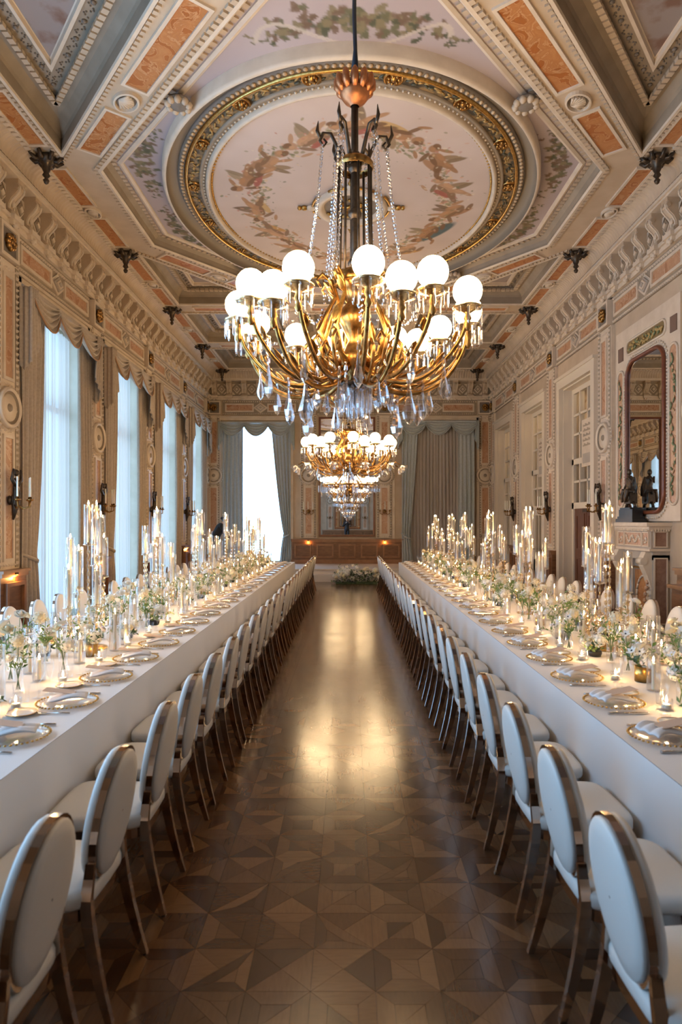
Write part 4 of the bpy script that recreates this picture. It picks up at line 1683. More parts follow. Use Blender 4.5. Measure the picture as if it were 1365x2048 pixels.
# ================================================================== UPLIGHTS on the dado ledge
def uplight(loc, label, dirv):
    root = thing('ledge_lamp', label, 'lamp', loc)
    m = MB()
    m.lathe([(0.0, 0.0), (0.03, 0.0), (0.03, -0.025), (0.022, -0.03), (0.022, -0.015), (0.0, -0.015)], 12)
    m.build('housing', BRONZE, root)
    m = MB()
    m.lathe([(0.0, -0.018), (0.02, -0.018), (0.02, -0.022), (0.0, -0.023)], 12)
    m.build('lamp', emit('amber_lamp_%d' % len(MATS), (1.0, 0.36, 0.05), 30.0), root)
    l = bpy.data.lights.new('uplight_bulb', 'POINT')
    l.energy = UPLIGHT_W
    l.color = (1.0, 0.42, 0.10)
    l.shadow_soft_size = 0.04
    o = bpy.data.objects.new('uplight_bulb', l)
    COL.objects.link(o)
    o.parent = root
    o.location = (dirv[0], dirv[1], -0.075)


uplight(W('B', -1.4, 0.262, 1.178), 'amber lamp under the dado ledge below the window-side back sconce', (0, 0))
uplight(W('B', 1.28, 0.262, 1.178), 'amber lamp under the dado ledge below the curtain-side back sconce', (0, 0))
for k, u in enumerate((9.4, 12.75, 16.1, 19.45)):
    uplight(W('L', u, 0.202, 1.078), 'amber lamp under the dado ledge of the %s left-wall pilaster' % nth(k + 1), (0, 0))

# ================================================================== FIREPLACE AND OVERMANTEL
FX = 0.3            # projection of the chimney piece
fr = thing('fireplace', 'tall marble fireplace with carved console jambs and panelled frieze', 'fireplace', (XR, 10.92, 0))


def FB(m, u0, u1, d0, d1, z0, z1, mi=0):
    m.box(-d1, -d0, u0 - 10.92, u1 - 10.92, z0, z1, mi)


u0, u1 = 10.3, 11.55
m = MB()
FB(m, u0, u0 + 0.22, 0, FX - 0.03, 0, 1.28)
FB(m, u1 - 0.22, u1, 0, FX - 0.03, 0, 1.28)
FB(m, u0, u1, 0, FX - 0.03, 1.2, 1.34)
m.build('jambs', GREYP, fr)
m = MB()
FB(m, u0, u1, 0, FX, 1.34, 1.68)
FB(m, u0 - 0.02, u1 + 0.02, 0, FX + 0.03, 1.34, 1.38, 1)
m.build('frieze', [GREYP, CREAM2], fr)
m = MB()
FB(m, u0 - 0.08, u1 + 0.08, 0, FX + 0.1, 1.74, 1.80)
FB(m, u0 - 0.04, u1 + 0.04, 0, FX + 0.05, 1.68, 1.74)
m.build('mantel_shelf', CREAM2, fr)
m = MB()
for k in range(24):
    a = u0 + (u1 - u0) * (k + 0.5) / 24
    FB(m, a - 0.016, a + 0.016, FX, FX + 0.06, 1.66, 1.70)
for k in range(7):
    dd = 0.02 + k * 0.043
    FB(m, u0 - 0.05, u0, dd, dd + 0.026, 1.66, 1.70)
m.build('dentils', CREAM2, fr, kind='stuff')
for (a, b) in ((10.36, 10.56), (10.62, 11.22), (11.28, 11.49)):
    m = MB()
    FB(m, a, b, FX, FX + 0.008, 1.43, 1.63)
    m.build('marble_panel', MARBLEP, fr)
    m = MB()
    for (p, q, r_, s_) in ((a, b, 1.41, 1.43), (a, b, 1.63, 1.65), (a - 0.02, a, 1.41, 1.65), (b, b + 0.02, 1.41, 1.65)):
        FB(m, p, q, FX, FX + 0.025, r_, s_)
    m.build('panel_frame', CREAM2, fr)
m = MB()
rg = random.Random(2)
for k in range(22):
    f = k / 21
    m.ball((-FX - 0.015, 10.66 + 0.52 * f - 10.92, 1.53 + 0.05 * math.sin(f * 14)), (0.015, 0.03, 0.02), 6, 4, 0, Matrix.Rotation(rg.uniform(-1, 1), 3, 'X'))
for yy in (10.46, 11.385):
    for k in range(9):
        a = k * 0.75
        m.ball((-FX - 0.015, yy - 10.92 + 0.009 * k * math.cos(a), 1.53 + 0.009 * k * math.sin(a)), (0.013, 0.018, 0.018), 6, 4)
m.build('carved_scrollwork', WHITE, fr)
for yy in (u0 + 0.11, u1 - 0.11):
    m = MB()
    pr = [(FX - 0.03, 0.12), (FX + 0.03, 0.2), (FX + 0.0, 0.5), (FX - 0.02, 0.75), (FX + 0.04, 0.95), (FX + 0.11, 1.1), (FX + 0.12, 1.22), (FX + 0.07, 1.33), (FX - 0.03, 1.33)]
    n = len(pr)
    vs = [(-p[0], yy - 0.08 - 10.92, p[1]) for p in pr] + [(-p[0], yy + 0.08 - 10.92, p[1]) for p in pr]
    m.add(vs, [tuple(range(n)), tuple(reversed(range(n, 2 * n)))] + [(i, n + i, n + (i + 1) % n, (i + 1) % n) for i in range(n)])
    m.tube([(-FX - 0.1, yy - 0.09 - 10.92, 1.18), (-FX - 0.1, yy + 0.09 - 10.92, 1.18)], 0.06, 12)
    m.build('console_jamb', WHITE, fr)
    m = MB()
    for k in range(7):
        m.ball((-FX - 0.03 + 0.02 * math.cos(k), yy - 10.92, 0.25 + k * 0.1), (0.025, 0.05, 0.045), 7, 4)
    m.build('carved_garland', MARBLEP, fr)
m = MB()
FB(m, u0 + 0.22, u1 - 0.22, 0.02, 0.1, 0, 1.2, 0)
FB(m, u0 + 0.26, u1 - 0.26, 0.1, 0.115, 0.1, 1.0, 1)
for k in range(20):
    a0, a1 = 2 * PI * k / 20, 2 * PI * (k + 1) / 20
    m.tube([(-0.125, 0.28 * math.cos(a0), 0.55 + 0.36 * math.sin(a0)), (-0.125, 0.28 * math.cos(a1), 0.55 + 0.36 * math.sin(a1))], 0.02, 6, 2)
FB(m, u0 + 0.22, u1 - 0.22, 0.1, 0.13, 1.02, 1.05, 3)
m.build('fire_screen', [GREYP, MARBLE, CREAM2, GOLD], fr)
# side panels facing the hall
for (z0, z1) in ((1.42, 1.64), (0.2, 1.22)):
    m = MB()
    m.box(-0.24, -0.06, u0 - 0.01 - 10.92, u0 - 10.92, z0, z1)
    m.build('marble_panel', pmat('brown_marble_%d' % int(z0 * 100), (0.24, 0.13, 0.09), 0.4, col2=(0.33, 0.2, 0.14), scale=12), fr)
    m = MB()
    for (a, b, c, d) in ((-0.26, -0.04, z1, z1 + 0.02), (-0.26, -0.04, z0 - 0.02, z0), (-0.26, -0.24, z0, z1), (-0.06, -0.04, z0, z1)):
        m.box(a, b, u0 - 0.025 - 10.92, u0 - 10.92, c, d)
    m.build('panel_frame', CREAM2, fr)

# overmantel: ornate frame around an arched-corner mirror
om = thing('overmantel_mirror', 'mirror with rounded mahogany rim in ornate cream overmantel above the fireplace', 'mirror', (XR, 11.0, 1.82))


def OB(m, u0, u1, d0, d1, z0, z1, mi=0):
    m.box(-d1, -d0, u0 - 11.0, u1 - 11.0, z0 - 1.82, z1 - 1.82, mi)


m = MB()
OB(m, 9.84, 12.2, 0.0, 0.07, 1.82, 5.3)
m.build('backboard', CREAM2, om)
def rr(uh, z0, z1, r, n=6, off=0.0):
    pts = []
    for (sx, zc, a0) in ((1, z0 + r, -PI / 2), (1, z1 - r, 0), (-1, z1 - r, PI / 2), (-1, z0 + r, PI)):
        for k in range(n + 1):
            a = a0 + (PI / 2) * k / n
            pts.append((sx * (uh - r) + (r + off) * math.cos(a), zc + (r + off) * math.sin(a)))
    return pts


base = rr(0.66, 2.0, 4.62, 0.26)
m = MB()
m.add([(-0.085, p[0] - 0.02, p[1] - 1.82) for p in base], [tuple(reversed(range(len(base))))])
m.build('glass', MIRROR, om)
m = MB()
m.tube([(-0.10, p[0] - 0.02, p[1] - 1.82) for p in rr(0.66, 2.0, 4.62, 0.26, 6, 0.03)] + [(-0.10, base[0][0] - 0.02, 2.0 - 0.03 - 1.82)], 0.034, 8, cap=False)
m.build('mahogany_rim', REDWOOD, om, label='red mahogany rim')
m = MB()
ro = rr(0.66, 2.0, 4.62, 0.26, 8, 0.12)
for i in range(len(ro)):
    a, b = Vector(ro[i]), Vector(ro[(i + 1) % len(ro)])
    k = max(1, int((b - a).length / 0.055))
    for q in range(k):
        p = a.lerp(b, q / k)
        m.ball((-0.09, p.x - 0.02, p.y - 1.82), 0.022, 5, 3)
m.build('bead_moulding', WHITE, om, kind='stuff')
for sx in (-1, 1):
    m = MB()
    pts = rr(0.11, 2.1, 4.55, 0.105, 6)
    m.add([(-0.075, sx * 0.97 + p[0], p[1] - 1.82) for p in pts], [tuple(reversed(range(len(pts))))])
    m.build('side_panel', MARBLEP, om)
    m = MB()
    pts = rr(0.11, 2.1, 4.55, 0.105, 6, 0.02)
    m.tube([(-0.08, sx * 0.97 + p[0], p[1] - 1.82) for p in pts + pts[:1]], 0.022, 6, cap=False)
    m.build('panel_frame', CREAM2, om)
    m = MB()
    rg = random.Random(5 + sx)
    for k in range(46):
        z = 2.25 + 2.15 * k / 45
        y = sx * 0.97 + 0.045 * math.sin(z * 6)
        m.ball((-0.09, y + rg.uniform(-0.05, 0.05), z - 1.82), (0.012, 0.02, 0.045), 6, 4, rg.choice((0, 0, 1)), Matrix.Rotation(rg.uniform(-1, 1), 3, 'X'))
    m.build('leaf_garland', [GREEN, OCHRE], om)
    m = MB()
    OB(m, 11.0 + sx * 0.97 - 0.1, 11.0 + sx * 0.97 + 0.1, 0.07, 0.085, 4.75, 5.0)
    m.build('corner_block', pmat('brown_block_%d' % (sx + 1), (0.18, 0.11, 0.08), 0.5), om)
m = MB()
pts = rr(0.72, 4.80, 5.04, 0.11, 6)
m.add([(-0.075, p[0], p[1] - 1.82) for p in pts], [tuple(reversed(range(len(pts))))])
m.build('top_panel', pmat('olive_gilt_panel', (0.22, 0.15, 0.06), 0.5), om)
m = MB()
m.tube([(-0.08, p[0], p[1] - 1.82) for p in pts + pts[:1]], 0.02, 6, cap=False)
m.build('panel_frame', CREAM2, om)
m = MB()
rg = random.Random(9)
for k in range(60):
    y = -0.62 + 1.24 * k / 59
    m.ball((-0.09, y, 4.92 - 1.82 + rg.uniform(-0.06, 0.06)), (0.015, 0.045, 0.02), 6, 4, rg.choice((0, 1, 1)), Matrix.Rotation(rg.uniform(-1, 1), 3, 'X'))
m.build('leaf_garland', [GREEN, pmat('dull_gilt_fruit', (0.42, 0.29, 0.10), 0.4)], om)

# statue clock on the mantel
st = thing('mantel_statue', 'black bronze seated figure on a stepped black plinth on the mantel', 'statue', (XR - 0.24, 11.18, 1.805))
m = MB()
m.box(-0.12, 0.12, -0.34, 0.34, 0, 0.06)
m.box(-0.105, 0.105, -0.3, 0.3, 0.06, 0.1)
m.box(-0.09, 0.09, -0.27, 0.27, 0.1, 0.22)
m.box(-0.1, 0.1, -0.2, 0.2, 0.22, 0.25)
m.build('plinth', pmat('black_marble', (0.012, 0.012, 0.013), 0.25), st)
m = MB()
m.box(-0.06, 0.06, -0.12, 0.12, 0.32, 0.5)
m.lathe([(0.0, -0.07), (0.075, -0.07), (0.075, 0.07), (0.0, 0.07)], 16, (0, 0, 0.42), axis='x')
for sy in (-1, 1):
    m.tube([(0, sy * 0.1, 0.34), (0, sy * 0.16, 0.30), (0, sy * 0.17, 0.25)], [0.03, 0.025, 0.03], 6)
    m.tube([(0, sy * 0.13, 0.48), (0, sy * 0.15, 0.54)], [0.025, 0.01], 6)
m.build('clock_case', BRONZE, st)
m = MB()
m.tube([(0, 0.0, 0.5), (0, 0.01, 0.62), (-0.01, 0.0, 0.74), (-0.01, 0.0, 0.80)], [0.085, 0.065, 0.075, 0.03], 10)
m.ball((-0.02, 0.005, 0.86), (0.043, 0.04, 0.055), 10, 7)
m.tube([(0.0, 0.03, 0.52), (-0.08, 0.09, 0.54), (-0.1, 0.11, 0.42), (-0.1, 0.11, 0.34)], [0.055, 0.05, 0.038, 0.02], 8)
m.tube([(0.0, -0.03, 0.52), (-0.09, -0.06, 0.53), (-0.11, -0.05, 0.42), (-0.12, -0.04, 0.34)], [0.055, 0.05, 0.038, 0.02], 8)
m.tube([(0, 0.07, 0.76), (0.0, 0.13, 0.66), (-0.06, 0.12, 0.58)], [0.032, 0.026, 0.018], 7)
m.tube([(0, -0.07, 0.76), (-0.03, -0.13, 0.68), (-0.07, -0.05, 0.78)], [0.032, 0.026, 0.018], 7)
m.tube([(0.05, 0.0, 0.78), (0.07, 0.02, 0.6), (0.06, 0.05, 0.45)], [0.03, 0.06, 0.06], 8)
o = m.build('figure', BRONZE, st)
md = o.modifiers.new('remesh', 'REMESH')
md.mode, md.voxel_size, md.use_smooth_shade = 'VOXEL', 0.008, True

# wooden sideboard at the right edge
sb = thing('sideboard', 'dark walnut sideboard against the right wall beyond the fireplace-side table', 'sideboard', (XR - 0.36, 8.2, 0))
m = MB()
m.box(-0.28, 0.31, -0.75, 0.75, 0.08, 0.9)
m.build('carcass', WOOD, sb)
m = MB()
m.box(-0.33, 0.32, -0.8, 0.8, 0.9, 0.95)
m.box(-0.30, 0.32, -0.77, 0.77, 0.0, 0.08)
m.build('top', WOODF, sb)
for yy in (-0.49, 0.0, 0.49):
    m = MB()
    m.box(-0.30, -0.28, yy - 0.23, yy + 0.23, 0.16, 0.84)
    m.box(-0.31, -0.30, yy - 0.16, yy + 0.16, 0.24, 0.76)
    dr = m.build('door', WOOD, sb)
    m = MB()
    m.ball((-0.318, yy + 0.195, 0.5), 0.018, 8, 5)
    m.build('knob', BRASS, dr)
m = MB()
for k in range(8):
    m.ball((-0.02 + 0.02 * math.sin(k), 0.762, 0.3 + k * 0.06), (0.05, 0.012, 0.045), 6, 4)
m.box(-0.2, 0.16, 0.75, 0.762, 0.2, 0.82)
m.build('carved_end_panel', WOODF, sb)
ub = thing('wooden_urn', 'turned wooden urn stand on the end of the sideboard', 'urn', (XR - 0.36, 8.6, 0.95))
m = MB()
m.lathe([(0.0, 0.0), (0.14, 0.0), (0.14, 0.03), (0.06, 0.06), (0.05, 0.11), (0.14, 0.17), (0.18, 0.2), (0.18, 0.26), (0.0, 0.26)], 20)
m.build('body', WOODF, ub)

# ================================================================== CHANDELIERS
def crystal_drop_mesh(L, w_):
    m = MB()
    m.lathe([(0.0, 0.0), (w_ * 0.16, -0.01), (w_ * 0.2, -L * 0.14), (w_ * 0.1, -L * 0.2), (w_ * 0.22, -L * 0.45), (w_ * 0.5, -L * 0.74), (w_ * 0.36, -L * 0.88), (0.0, -L)], 6, sm=False)
    m.ball((0, 0, 0.012), 0.012, 5, 3)
    return m.mesh('crystal_drop', CRYSTAL)


DROP_A, DROP_B, DROP_C = crystal_drop_mesh(0.36, 0.09), crystal_drop_mesh(0.29, 0.07), crystal_drop_mesh(0.44, 0.13)
mm = MB()
for k in range(10):
    a = 2 * PI * k / 10
    c, s = 0.118 * math.cos(a), 0.118 * math.sin(a)
    L = 0.15
    mm.tube([(c, s, -0.015), (c, s, -0.03), (c, s, -L), (c, s, -L - 0.025)], [0.004, 0.011, 0.011, 0.001], 5, sm=False)
    mm.ball((c, s, -0.01), 0.009, 5, 3)
FRINGE = mm.mesh('prism_fringe', CRYSTAL)
mm = MB()
mm.lathe([(0.03, -0.05), (0.06, -0.03), (0.125, -0.012), (0.13, 0.0), (0.12, 0.006), (0.05, 0.0), (0.055, 0.03), (0.05, 0.035)], 20)
DISH = mm.mesh('drip_dish', pmat('pale_gilt', (0.85, 0.66, 0.36), 0.25, 1.0))
mm = MB()
mm.ball((0, 0, 0.135), 0.125, 20, 12)
GLB = mm.mesh('globe', GLOBE)
mm = MB()
def petal_fn(k):
    def fn(a, b):
        an = 2 * PI * (k + (a - 0.5) * 0.95) / 6
        r = 0.02 + 0.085 * b ** 0.7 + 0.03 * b * math.cos((a - 0.5) * 2 * PI)
        return (r * math.cos(an), r * math.sin(an), -0.03 - 0.13 * b + 0.03 * b * b * math.cos((a - 0.5) * 2 * PI))
    return fn
for k in range(6):
    mm.grid(petal_fn(k), 4, 4)
TULIP = mm.mesh('tulip_shade', thin_glass('frosted_tulip_glass', (0.85, 0.82, 0.78), 0.35, 0.5, 0.25, 1.0))
mm = MB()
mm.ball((0, 0, -0.08), (0.032, 0.032, 0.045), 8, 5)
BLB = mm.mesh('bulb', BULB)


def arm_mesh(zd, R, thick, leaf):
    m = MB()
    pts = []
    P = [(0.13, -0.42), (0.26, -0.52), (0.45, -0.58), (0.65, -0.56), (0.84, -0.44), (R - 0.05, -0.24), (R, -0.06)]
    for i in range(len(P) - 1):
        for q in range(3):
            f = q / 3
            p0, p1, p2, p3 = P[max(0, i - 1)], P[i], P[i + 1], P[min(len(P) - 1, i + 2)]
            pt = [0.5 * ((2 * p1[j]) + (-p0[j] + p2[j]) * f + (2 * p0[j] - 5 * p1[j] + 4 * p2[j] - p3[j]) * f * f + (-p0[j] + 3 * p1[j] - 3 * p2[j] + p3[j]) * f ** 3) for j in (0, 1)]
            pts.append((pt[0], 0, pt[1] + zd))
    pts.append((R, 0, -0.03 + zd))
    m.tube(pts, [thick * (1.15 - 0.4 * i / len(pts)) for i in range(len(pts))], 8)
    m.lathe([(0.012, -0.20), (0.032, -0.17), (0.018, -0.13), (0.036, -0.10), (0.022, -0.06), (0.045, -0.035), (0.03, -0.02)], 10, (R, 0, zd))
    # upper scroll and acanthus leaves riding on the arm
    m.tube([(0.3, 0, -0.53 + zd), (0.42, 0, -0.40 + zd), (0.46, 0, -0.25 + zd), (0.40, 0, -0.17 + zd), (0.34, 0, -0.22 + zd), (0.37, 0, -0.28 + zd)], [0.016, 0.018, 0.016, 0.014, 0.012, 0.008], 6)
    for (x, z, an, L) in ((0.62, -0.53, 0.5, 0.09), (0.8, -0.44, 0.8, 0.08), (0.50, -0.55, 0.2, 0.09), (0.94, -0.27, 1.2, 0.06)):
        Rm = Matrix.Rotation(-an, 3, 'Y')
        m.ball((x, 0, z + 0.03 + zd), (L, 0.035, 0.016), 8, 4, 0, Rm)
    return m.mesh('arm', BRASS)


ARM_U, ARM_L = arm_mesh(0.0, 1.05, 0.022, True), arm_mesh(-0.08, 1.02, 0.022, True)


def chain_mesh(p0, p1, sag, n, r):
    m = MB()
    for i in range(n + 1):
        f = i / n
        p = Vector(p0).lerp(Vector(p1), f)
        q = (p.x + sag * math.sin(PI * f), p.y, p.z - 0.0)
        s = r * (0.75 + 0.5 * (i % 2))
        m.ball(q, (s, s, s * 1.25), 6, 4, sm=False)
    return m


def chandelier(loc, label, tulips):
    """local z = 0 is the level of the globe dishes."""
    r = thing('chandelier', label, 'chandelier', loc)
    zc = ZB - loc[2]
    m = MB()
    m.tube([(0, 0, -0.3), (0, 0, 2.15)], 0.033, 10)
    for z in (0.55, 1.0, 1.42, 1.52):
        m.lathe([(0.034, z - 0.05), (0.06, z - 0.025), (0.065, z), (0.05, z + 0.03), (0.034, z + 0.05)], 12)
    m.build('stem', BRONZE, r)
    m = MB()
    m.tube([(0, 0, 2.18), (0, 0, 2.3)], [0.05, 0.035], 8)
    m.tube([(0, 0, 2.3), (0.005, 0, 2.5), (-0.005, 0.004, 2.8), (0, 0, zc)], [0.035, 0.018, 0.02, 0.016], 8)
    m.build('suspension_cable', CABLE, r)
    m = MB()
    m.lathe([(0.04, 1.98), (0.055, 2.0), (0.10, 2.03), (0.135, 2.08), (0.14, 2.11), (0.10, 2.13), (0.05, 2.14)], 18)
    for k in range(12):
        a = 2 * PI * k / 12
        c, s = math.cos(a), math.sin(a)
        m.tube([(0.11 * c, 0.11 * s, 2.1), (0.16 * c, 0.16 * s, 2.15), (0.165 * c, 0.165 * s, 2.22), (0.18 * c, 0.18 * s, 2.24)], [0.03, 0.035, 0.03, 0.008], 6)
    m.build('leaf_cup', COPPER, r)
    m = MB()
    for k in range(8):
        a = 2 * PI * k / 8 + 0.2
        c, s = math.cos(a), math.sin(a)
        m.tube([(0.15 * c, 0.15 * s, 1.45), (0.155 * c, 0.155 * s, 0.9), (0.17 * c, 0.17 * s, 0.35)], 0.012, 6)
    m.build('column_rods', BRONZE, r)
    m = MB()
    m.lathe([(0.16, 1.40), (0.175, 1.42), (0.175, 1.45), (0.16, 1.47)], 20)
    m.lathe([(0.17, 0.34), (0.19, 0.37), (0.19, 0.42), (0.17, 0.45)], 20)
    m.build('column_collars', BRASS, r)
    for k in range(6):
        a = 2 * PI * k / 6 + 0.1
        c, s = math.cos(a), math.sin(a)
        m = MB()
        P = [(0.05, 1.46), (0.12, 1.5), (0.17, 1.62), (0.22, 1.72), (0.29, 1.72), (0.32, 1.65), (0.285, 1.60), (0.26, 1.64), (0.285, 1.67)]
        m.tube([(x * c, x * s, z) for (x, z) in P], [0.02, 0.02, 0.017, 0.016, 0.016, 0.015, 0.014, 0.012, 0.008], 6)
        m.tube([(0.31 * c, 0.31 * s, 1.66), (0.345 * c, 0.345 * s, 1.74), (0.335 * c, 0.335 * s, 1.83)], [0.014, 0.018, 0.003], 5)
        m.build('top_scroll', BRONZE, r)
        for da in (-0.07, 0.07):
            c2, s2 = math.cos(a + da), math.sin(a + da)
            ch = chain_mesh((0.30, 0, 1.6), (0.46, 0, 0.34), -0.02, 38, 0.0125)
            o = ch.build('crystal_chain', CRYSTAL, r, kind='stuff')
            o.rotation_euler = (0, 0, a + da)
    # gilt body
    m = MB()
    m.lathe([(0.02, -0.62), (0.10, -0.58), (0.06, -0.5), (0.13, -0.42), (0.16, -0.34), (0.10, -0.26), (0.06, -0.16), (0.11, -0.06), (0.15, 0.02), (0.12, 0.12), (0.06, 0.2), (0.10, 0.3), (0.19, 0.36), (0.05, 0.44)], 20)
    m.build('body', BRASS, r)
    for k in range(8):
        a = 2 * PI * k / 8 + 0.25
        m = MB()
        P = [(0.14, -0.42), (0.30, -0.30), (0.38, -0.10), (0.30, 0.08), (0.21, 0.22), (0.26, 0.36), (0.36, 0.42), (0.42, 0.36), (0.37, 0.30)]
        m.tube([(x * 0.85, 0, z) for (x, z) in P], [0.022, 0.028, 0.025, 0.022, 0.02, 0.022, 0.02, 0.015, 0.01], 7)
        for (x, z, L, an) in ((0.36, -0.22, 0.15, 1.2), (0.36, 0.0, 0.14, 1.9), (0.27, 0.3, 0.12, 0.9), (0.2, -0.36, 0.13, 0.6)):
            m.ball((x * 0.85 + 0.02, 0, z), (L * 0.75, 0.04, 0.014), 8, 4, 0, Matrix.Rotation(-an, 3, 'Y'))
        o = m.build('acanthus_scroll', GOLD if k % 2 else BRASS, r)
        o.rotation_euler = (0, 0, a)
    # crystal basin under the body
    m = MB()
    m.lathe([(0.03, -0.56), (0.15, -0.55), (0.165, -0.57), (0.10, -0.6), (0.0, -0.6)], 20)
    m.build('basin_plate', BRONZE, r)
    m = MB()
    for k in range(18):
        a = 2 * PI * k / 18
        c, s = 0.145 * math.cos(a), 0.145 * math.sin(a)
        m.tube([(c, s, -0.59), (c, s, -0.61), (c, s, -0.80), (c, s, -0.835)], [0.005, 0.016, 0.016, 0.002], 5, sm=False)
    for k in range(9):
        a = 2 * PI * k / 9
        c, s = 0.07 * math.cos(a), 0.07 * math.sin(a)
        m.tube([(c, s, -0.61), (c, s, -0.86), (c, s, -0.9)], [0.014, 0.014, 0.002], 5, sm=False)
    m.build('prism_basin', CRYSTAL, r, kind='stuff')
    # arms with globes
    angs = [(5 + 30 * k, 0) for k in range(12)] + [(20 + 60 * k, 1) for k in range(6)]
    for (deg, low) in angs:
        a = math.radians(deg) - PI / 2
        R, zd = (1.05, 0.0) if not low else (1.02, -0.08)
        am = link('arm', ARM_L if low else ARM_U, r, (0, 0, 0), a)
        p = (R * math.cos(a), R * math.sin(a), zd)
        link('drip_dish', DISH, r, p)
        link('globe', GLB, r, p)
        link('prism_fringe', FRINGE, r, p, a)
    for k in range(12):
        a = 2 * PI * (k + 0.4) / 12
        for (rr_, z, dm) in ((0.62, -0.56, DROP_C if k % 3 == 0 else DROP_A), (0.86, -0.42, DROP_A if k % 2 else DROP_B)):
            link('crystal_drop', dm, r, (rr_ * math.cos(a + rr_), rr_ * math.sin(a + rr_), z), a)
    for k in range(6):
        a = 2 * PI * k / 6 + 0.3
        link('crystal_drop', DROP_A, r, (0.36 * math.cos(a), 0.36 * math.sin(a), -0.46), a)
    # swags of beads from body to arms
    for k in range(12):
        a = 2 * PI * (k + 0.1) / 12
        m = MB()
        for i in range(17):
            f = i / 16
            x = 0.44 + 0.5 * f
            z = 0.34 - 0.40 * f - 0.32 * math.sin(PI * f)
            m.ball((x, 0, z), 0.0145 if i % 2 else 0.01, 6, 4, sm=False)
        o = m.build('crystal_swag', CRYSTAL, r, kind='stuff')
        o.rotation_euler = (0, 0, a)
    if tulips:
        for k in range(12):
            a = 2 * PI * (k + 0.5) / 12
            m = MB()
            m.tube([(0.5, 0, -0.5), (0.9, 0, -0.5), (1.16, 0, -0.38), (1.26, 0, -0.44)], 0.016, 6)
            o = m.build('tulip_arm', BRASS, r)
            o.rotation_euler = (0, 0, a)
            p = (1.27 * math.cos(a), 1.27 * math.sin(a), -0.44)
            o = link('tulip_shade', TULIP, r, p)
            o.rotation_euler = (0, -0.7, a)
        m = MB()
        m.tube([(0.68 * math.cos(2 * PI * i / 32), 0.68 * math.sin(2 * PI * i / 32), -0.92) for i in range(33)], 0.02, 6, cap=False)
        for k in range(8):
            a = 2 * PI * k / 8
            m.tube([(0.1 * math.cos(a), 0.1 * math.sin(a), -0.56), (0.4 * math.cos(a), 0.4 * math.sin(a), -0.98), (0.68 * math.cos(a), 0.68 * math.sin(a), -0.92)], 0.014, 6)
        m.build('lower_ring', BRASS, r)
        for k in range(14):
            a = 2 * PI * k / 14
            p = (0.68 * math.cos(a), 0.68 * math.sin(a), -0.70)
            link('bulb', BLB, r, p)
            o = link('prism_fringe', FRINGE, r, (p[0], p[1], -0.92), a)
            o.scale = (0.6, 0.6, 1.0)
        for k in range(8):
            a = 2 * PI * (k + 0.5) / 8
            link('crystal_drop', DROP_A, r, (0.3 * math.cos(a), 0.3 * math.sin(a), -1.0), a)
    return r


chandelier((0.06, 5.95, 3.625), 'nearest large gilt chandelier with opal globes and crystal drops', False)
chandelier((0.02, 15.9, 3.625), 'farther gilt chandelier with opal globes, tulip shades and lower bulb ring', True)

# ================================================================== TABLES
def table(x0, x1, y0, y1, label, clabel):
    xc = (x0 + x1) / 2
    t = thing('banquet_table', label, 'table', (xc, (y0 + y1) / 2, 0), 0, None)
    hx, hy = (x1 - x0) / 2 - 0.03, (y1 - y0) / 2 - 0.03
    m = MB()
    m.box(-hx, hx, -hy, hy, 0.705, 0.738)
    m.build('tabletop', WOOD, t)
    n = 9
    for k in range(n):
        y = -hy + 0.15 + (2 * hy - 0.3) * k / (n - 1)
        for sx in (-1, 1):
            m = MB()
            m.tube([(sx * (hx - 0.12), y, 0), (sx * (hx - 0.12), y, 0.705)], 0.02, 6)
            m.build('leg', CHROME, t)
    # the cloth
    m = MB()
    nx, st = 16, 0.06
    m.grid(lambda a, b: (x0 + (x1 - x0) * a, y0 + (y1 - y0) * b, 0.75 + 0.0012 * math.sin(a * 9 + b * 60) * (1 if 0 < a < 1 else 0)), nx, 60)
    for sx, xe in ((-1, x0), (1, x1)):
        ny = int((y1 - y0) / st)

        def side(a, b):
            y = y0 + (y1 - y0) * a
            wv = 0.011 * math.sin(y * 4.3 + sx) + 0.009 * math.sin(y * 11.0 + 1.3 * sx) + 0.005 * math.sin(y * 23)
            return (xe + sx * (0.003 + 0.004 * min(1, b * 8) + (wv - 0.022) * b), y, 0.75 - 0.735 * b - (0.004 if 0 < b else 0))
        m.grid(side, ny, 10)
    for sy, ye in ((-1, y0), (1, y1)):
        def side2(a, b):
            x = x0 + (x1 - x0) * a
            return (x, ye + sy * (0.003 + 0.02 * math.sin(x * 14) * b), 0.75 - 0.735 * b)
        m.grid(side2, 24, 8)
    c = m.build('tablecloth', CLOTH)
    tag(c, clabel, 'tablecloth')
    return t


TY0, TY1 = 1.2, 17.3
TL, TR = (-3.02, -1.42), (1.33, 2.93)
table(*TL, TY0, TY1, 'long banquet table beside the windows, hidden under a white cloth', 'white linen cloth draped to the floor over the long window-side table')
table(*TR, TY0, TY1 - 0.2, 'long banquet table on the fireplace side, hidden under a white cloth', 'white linen cloth draped to the floor over the long fireplace-side table')

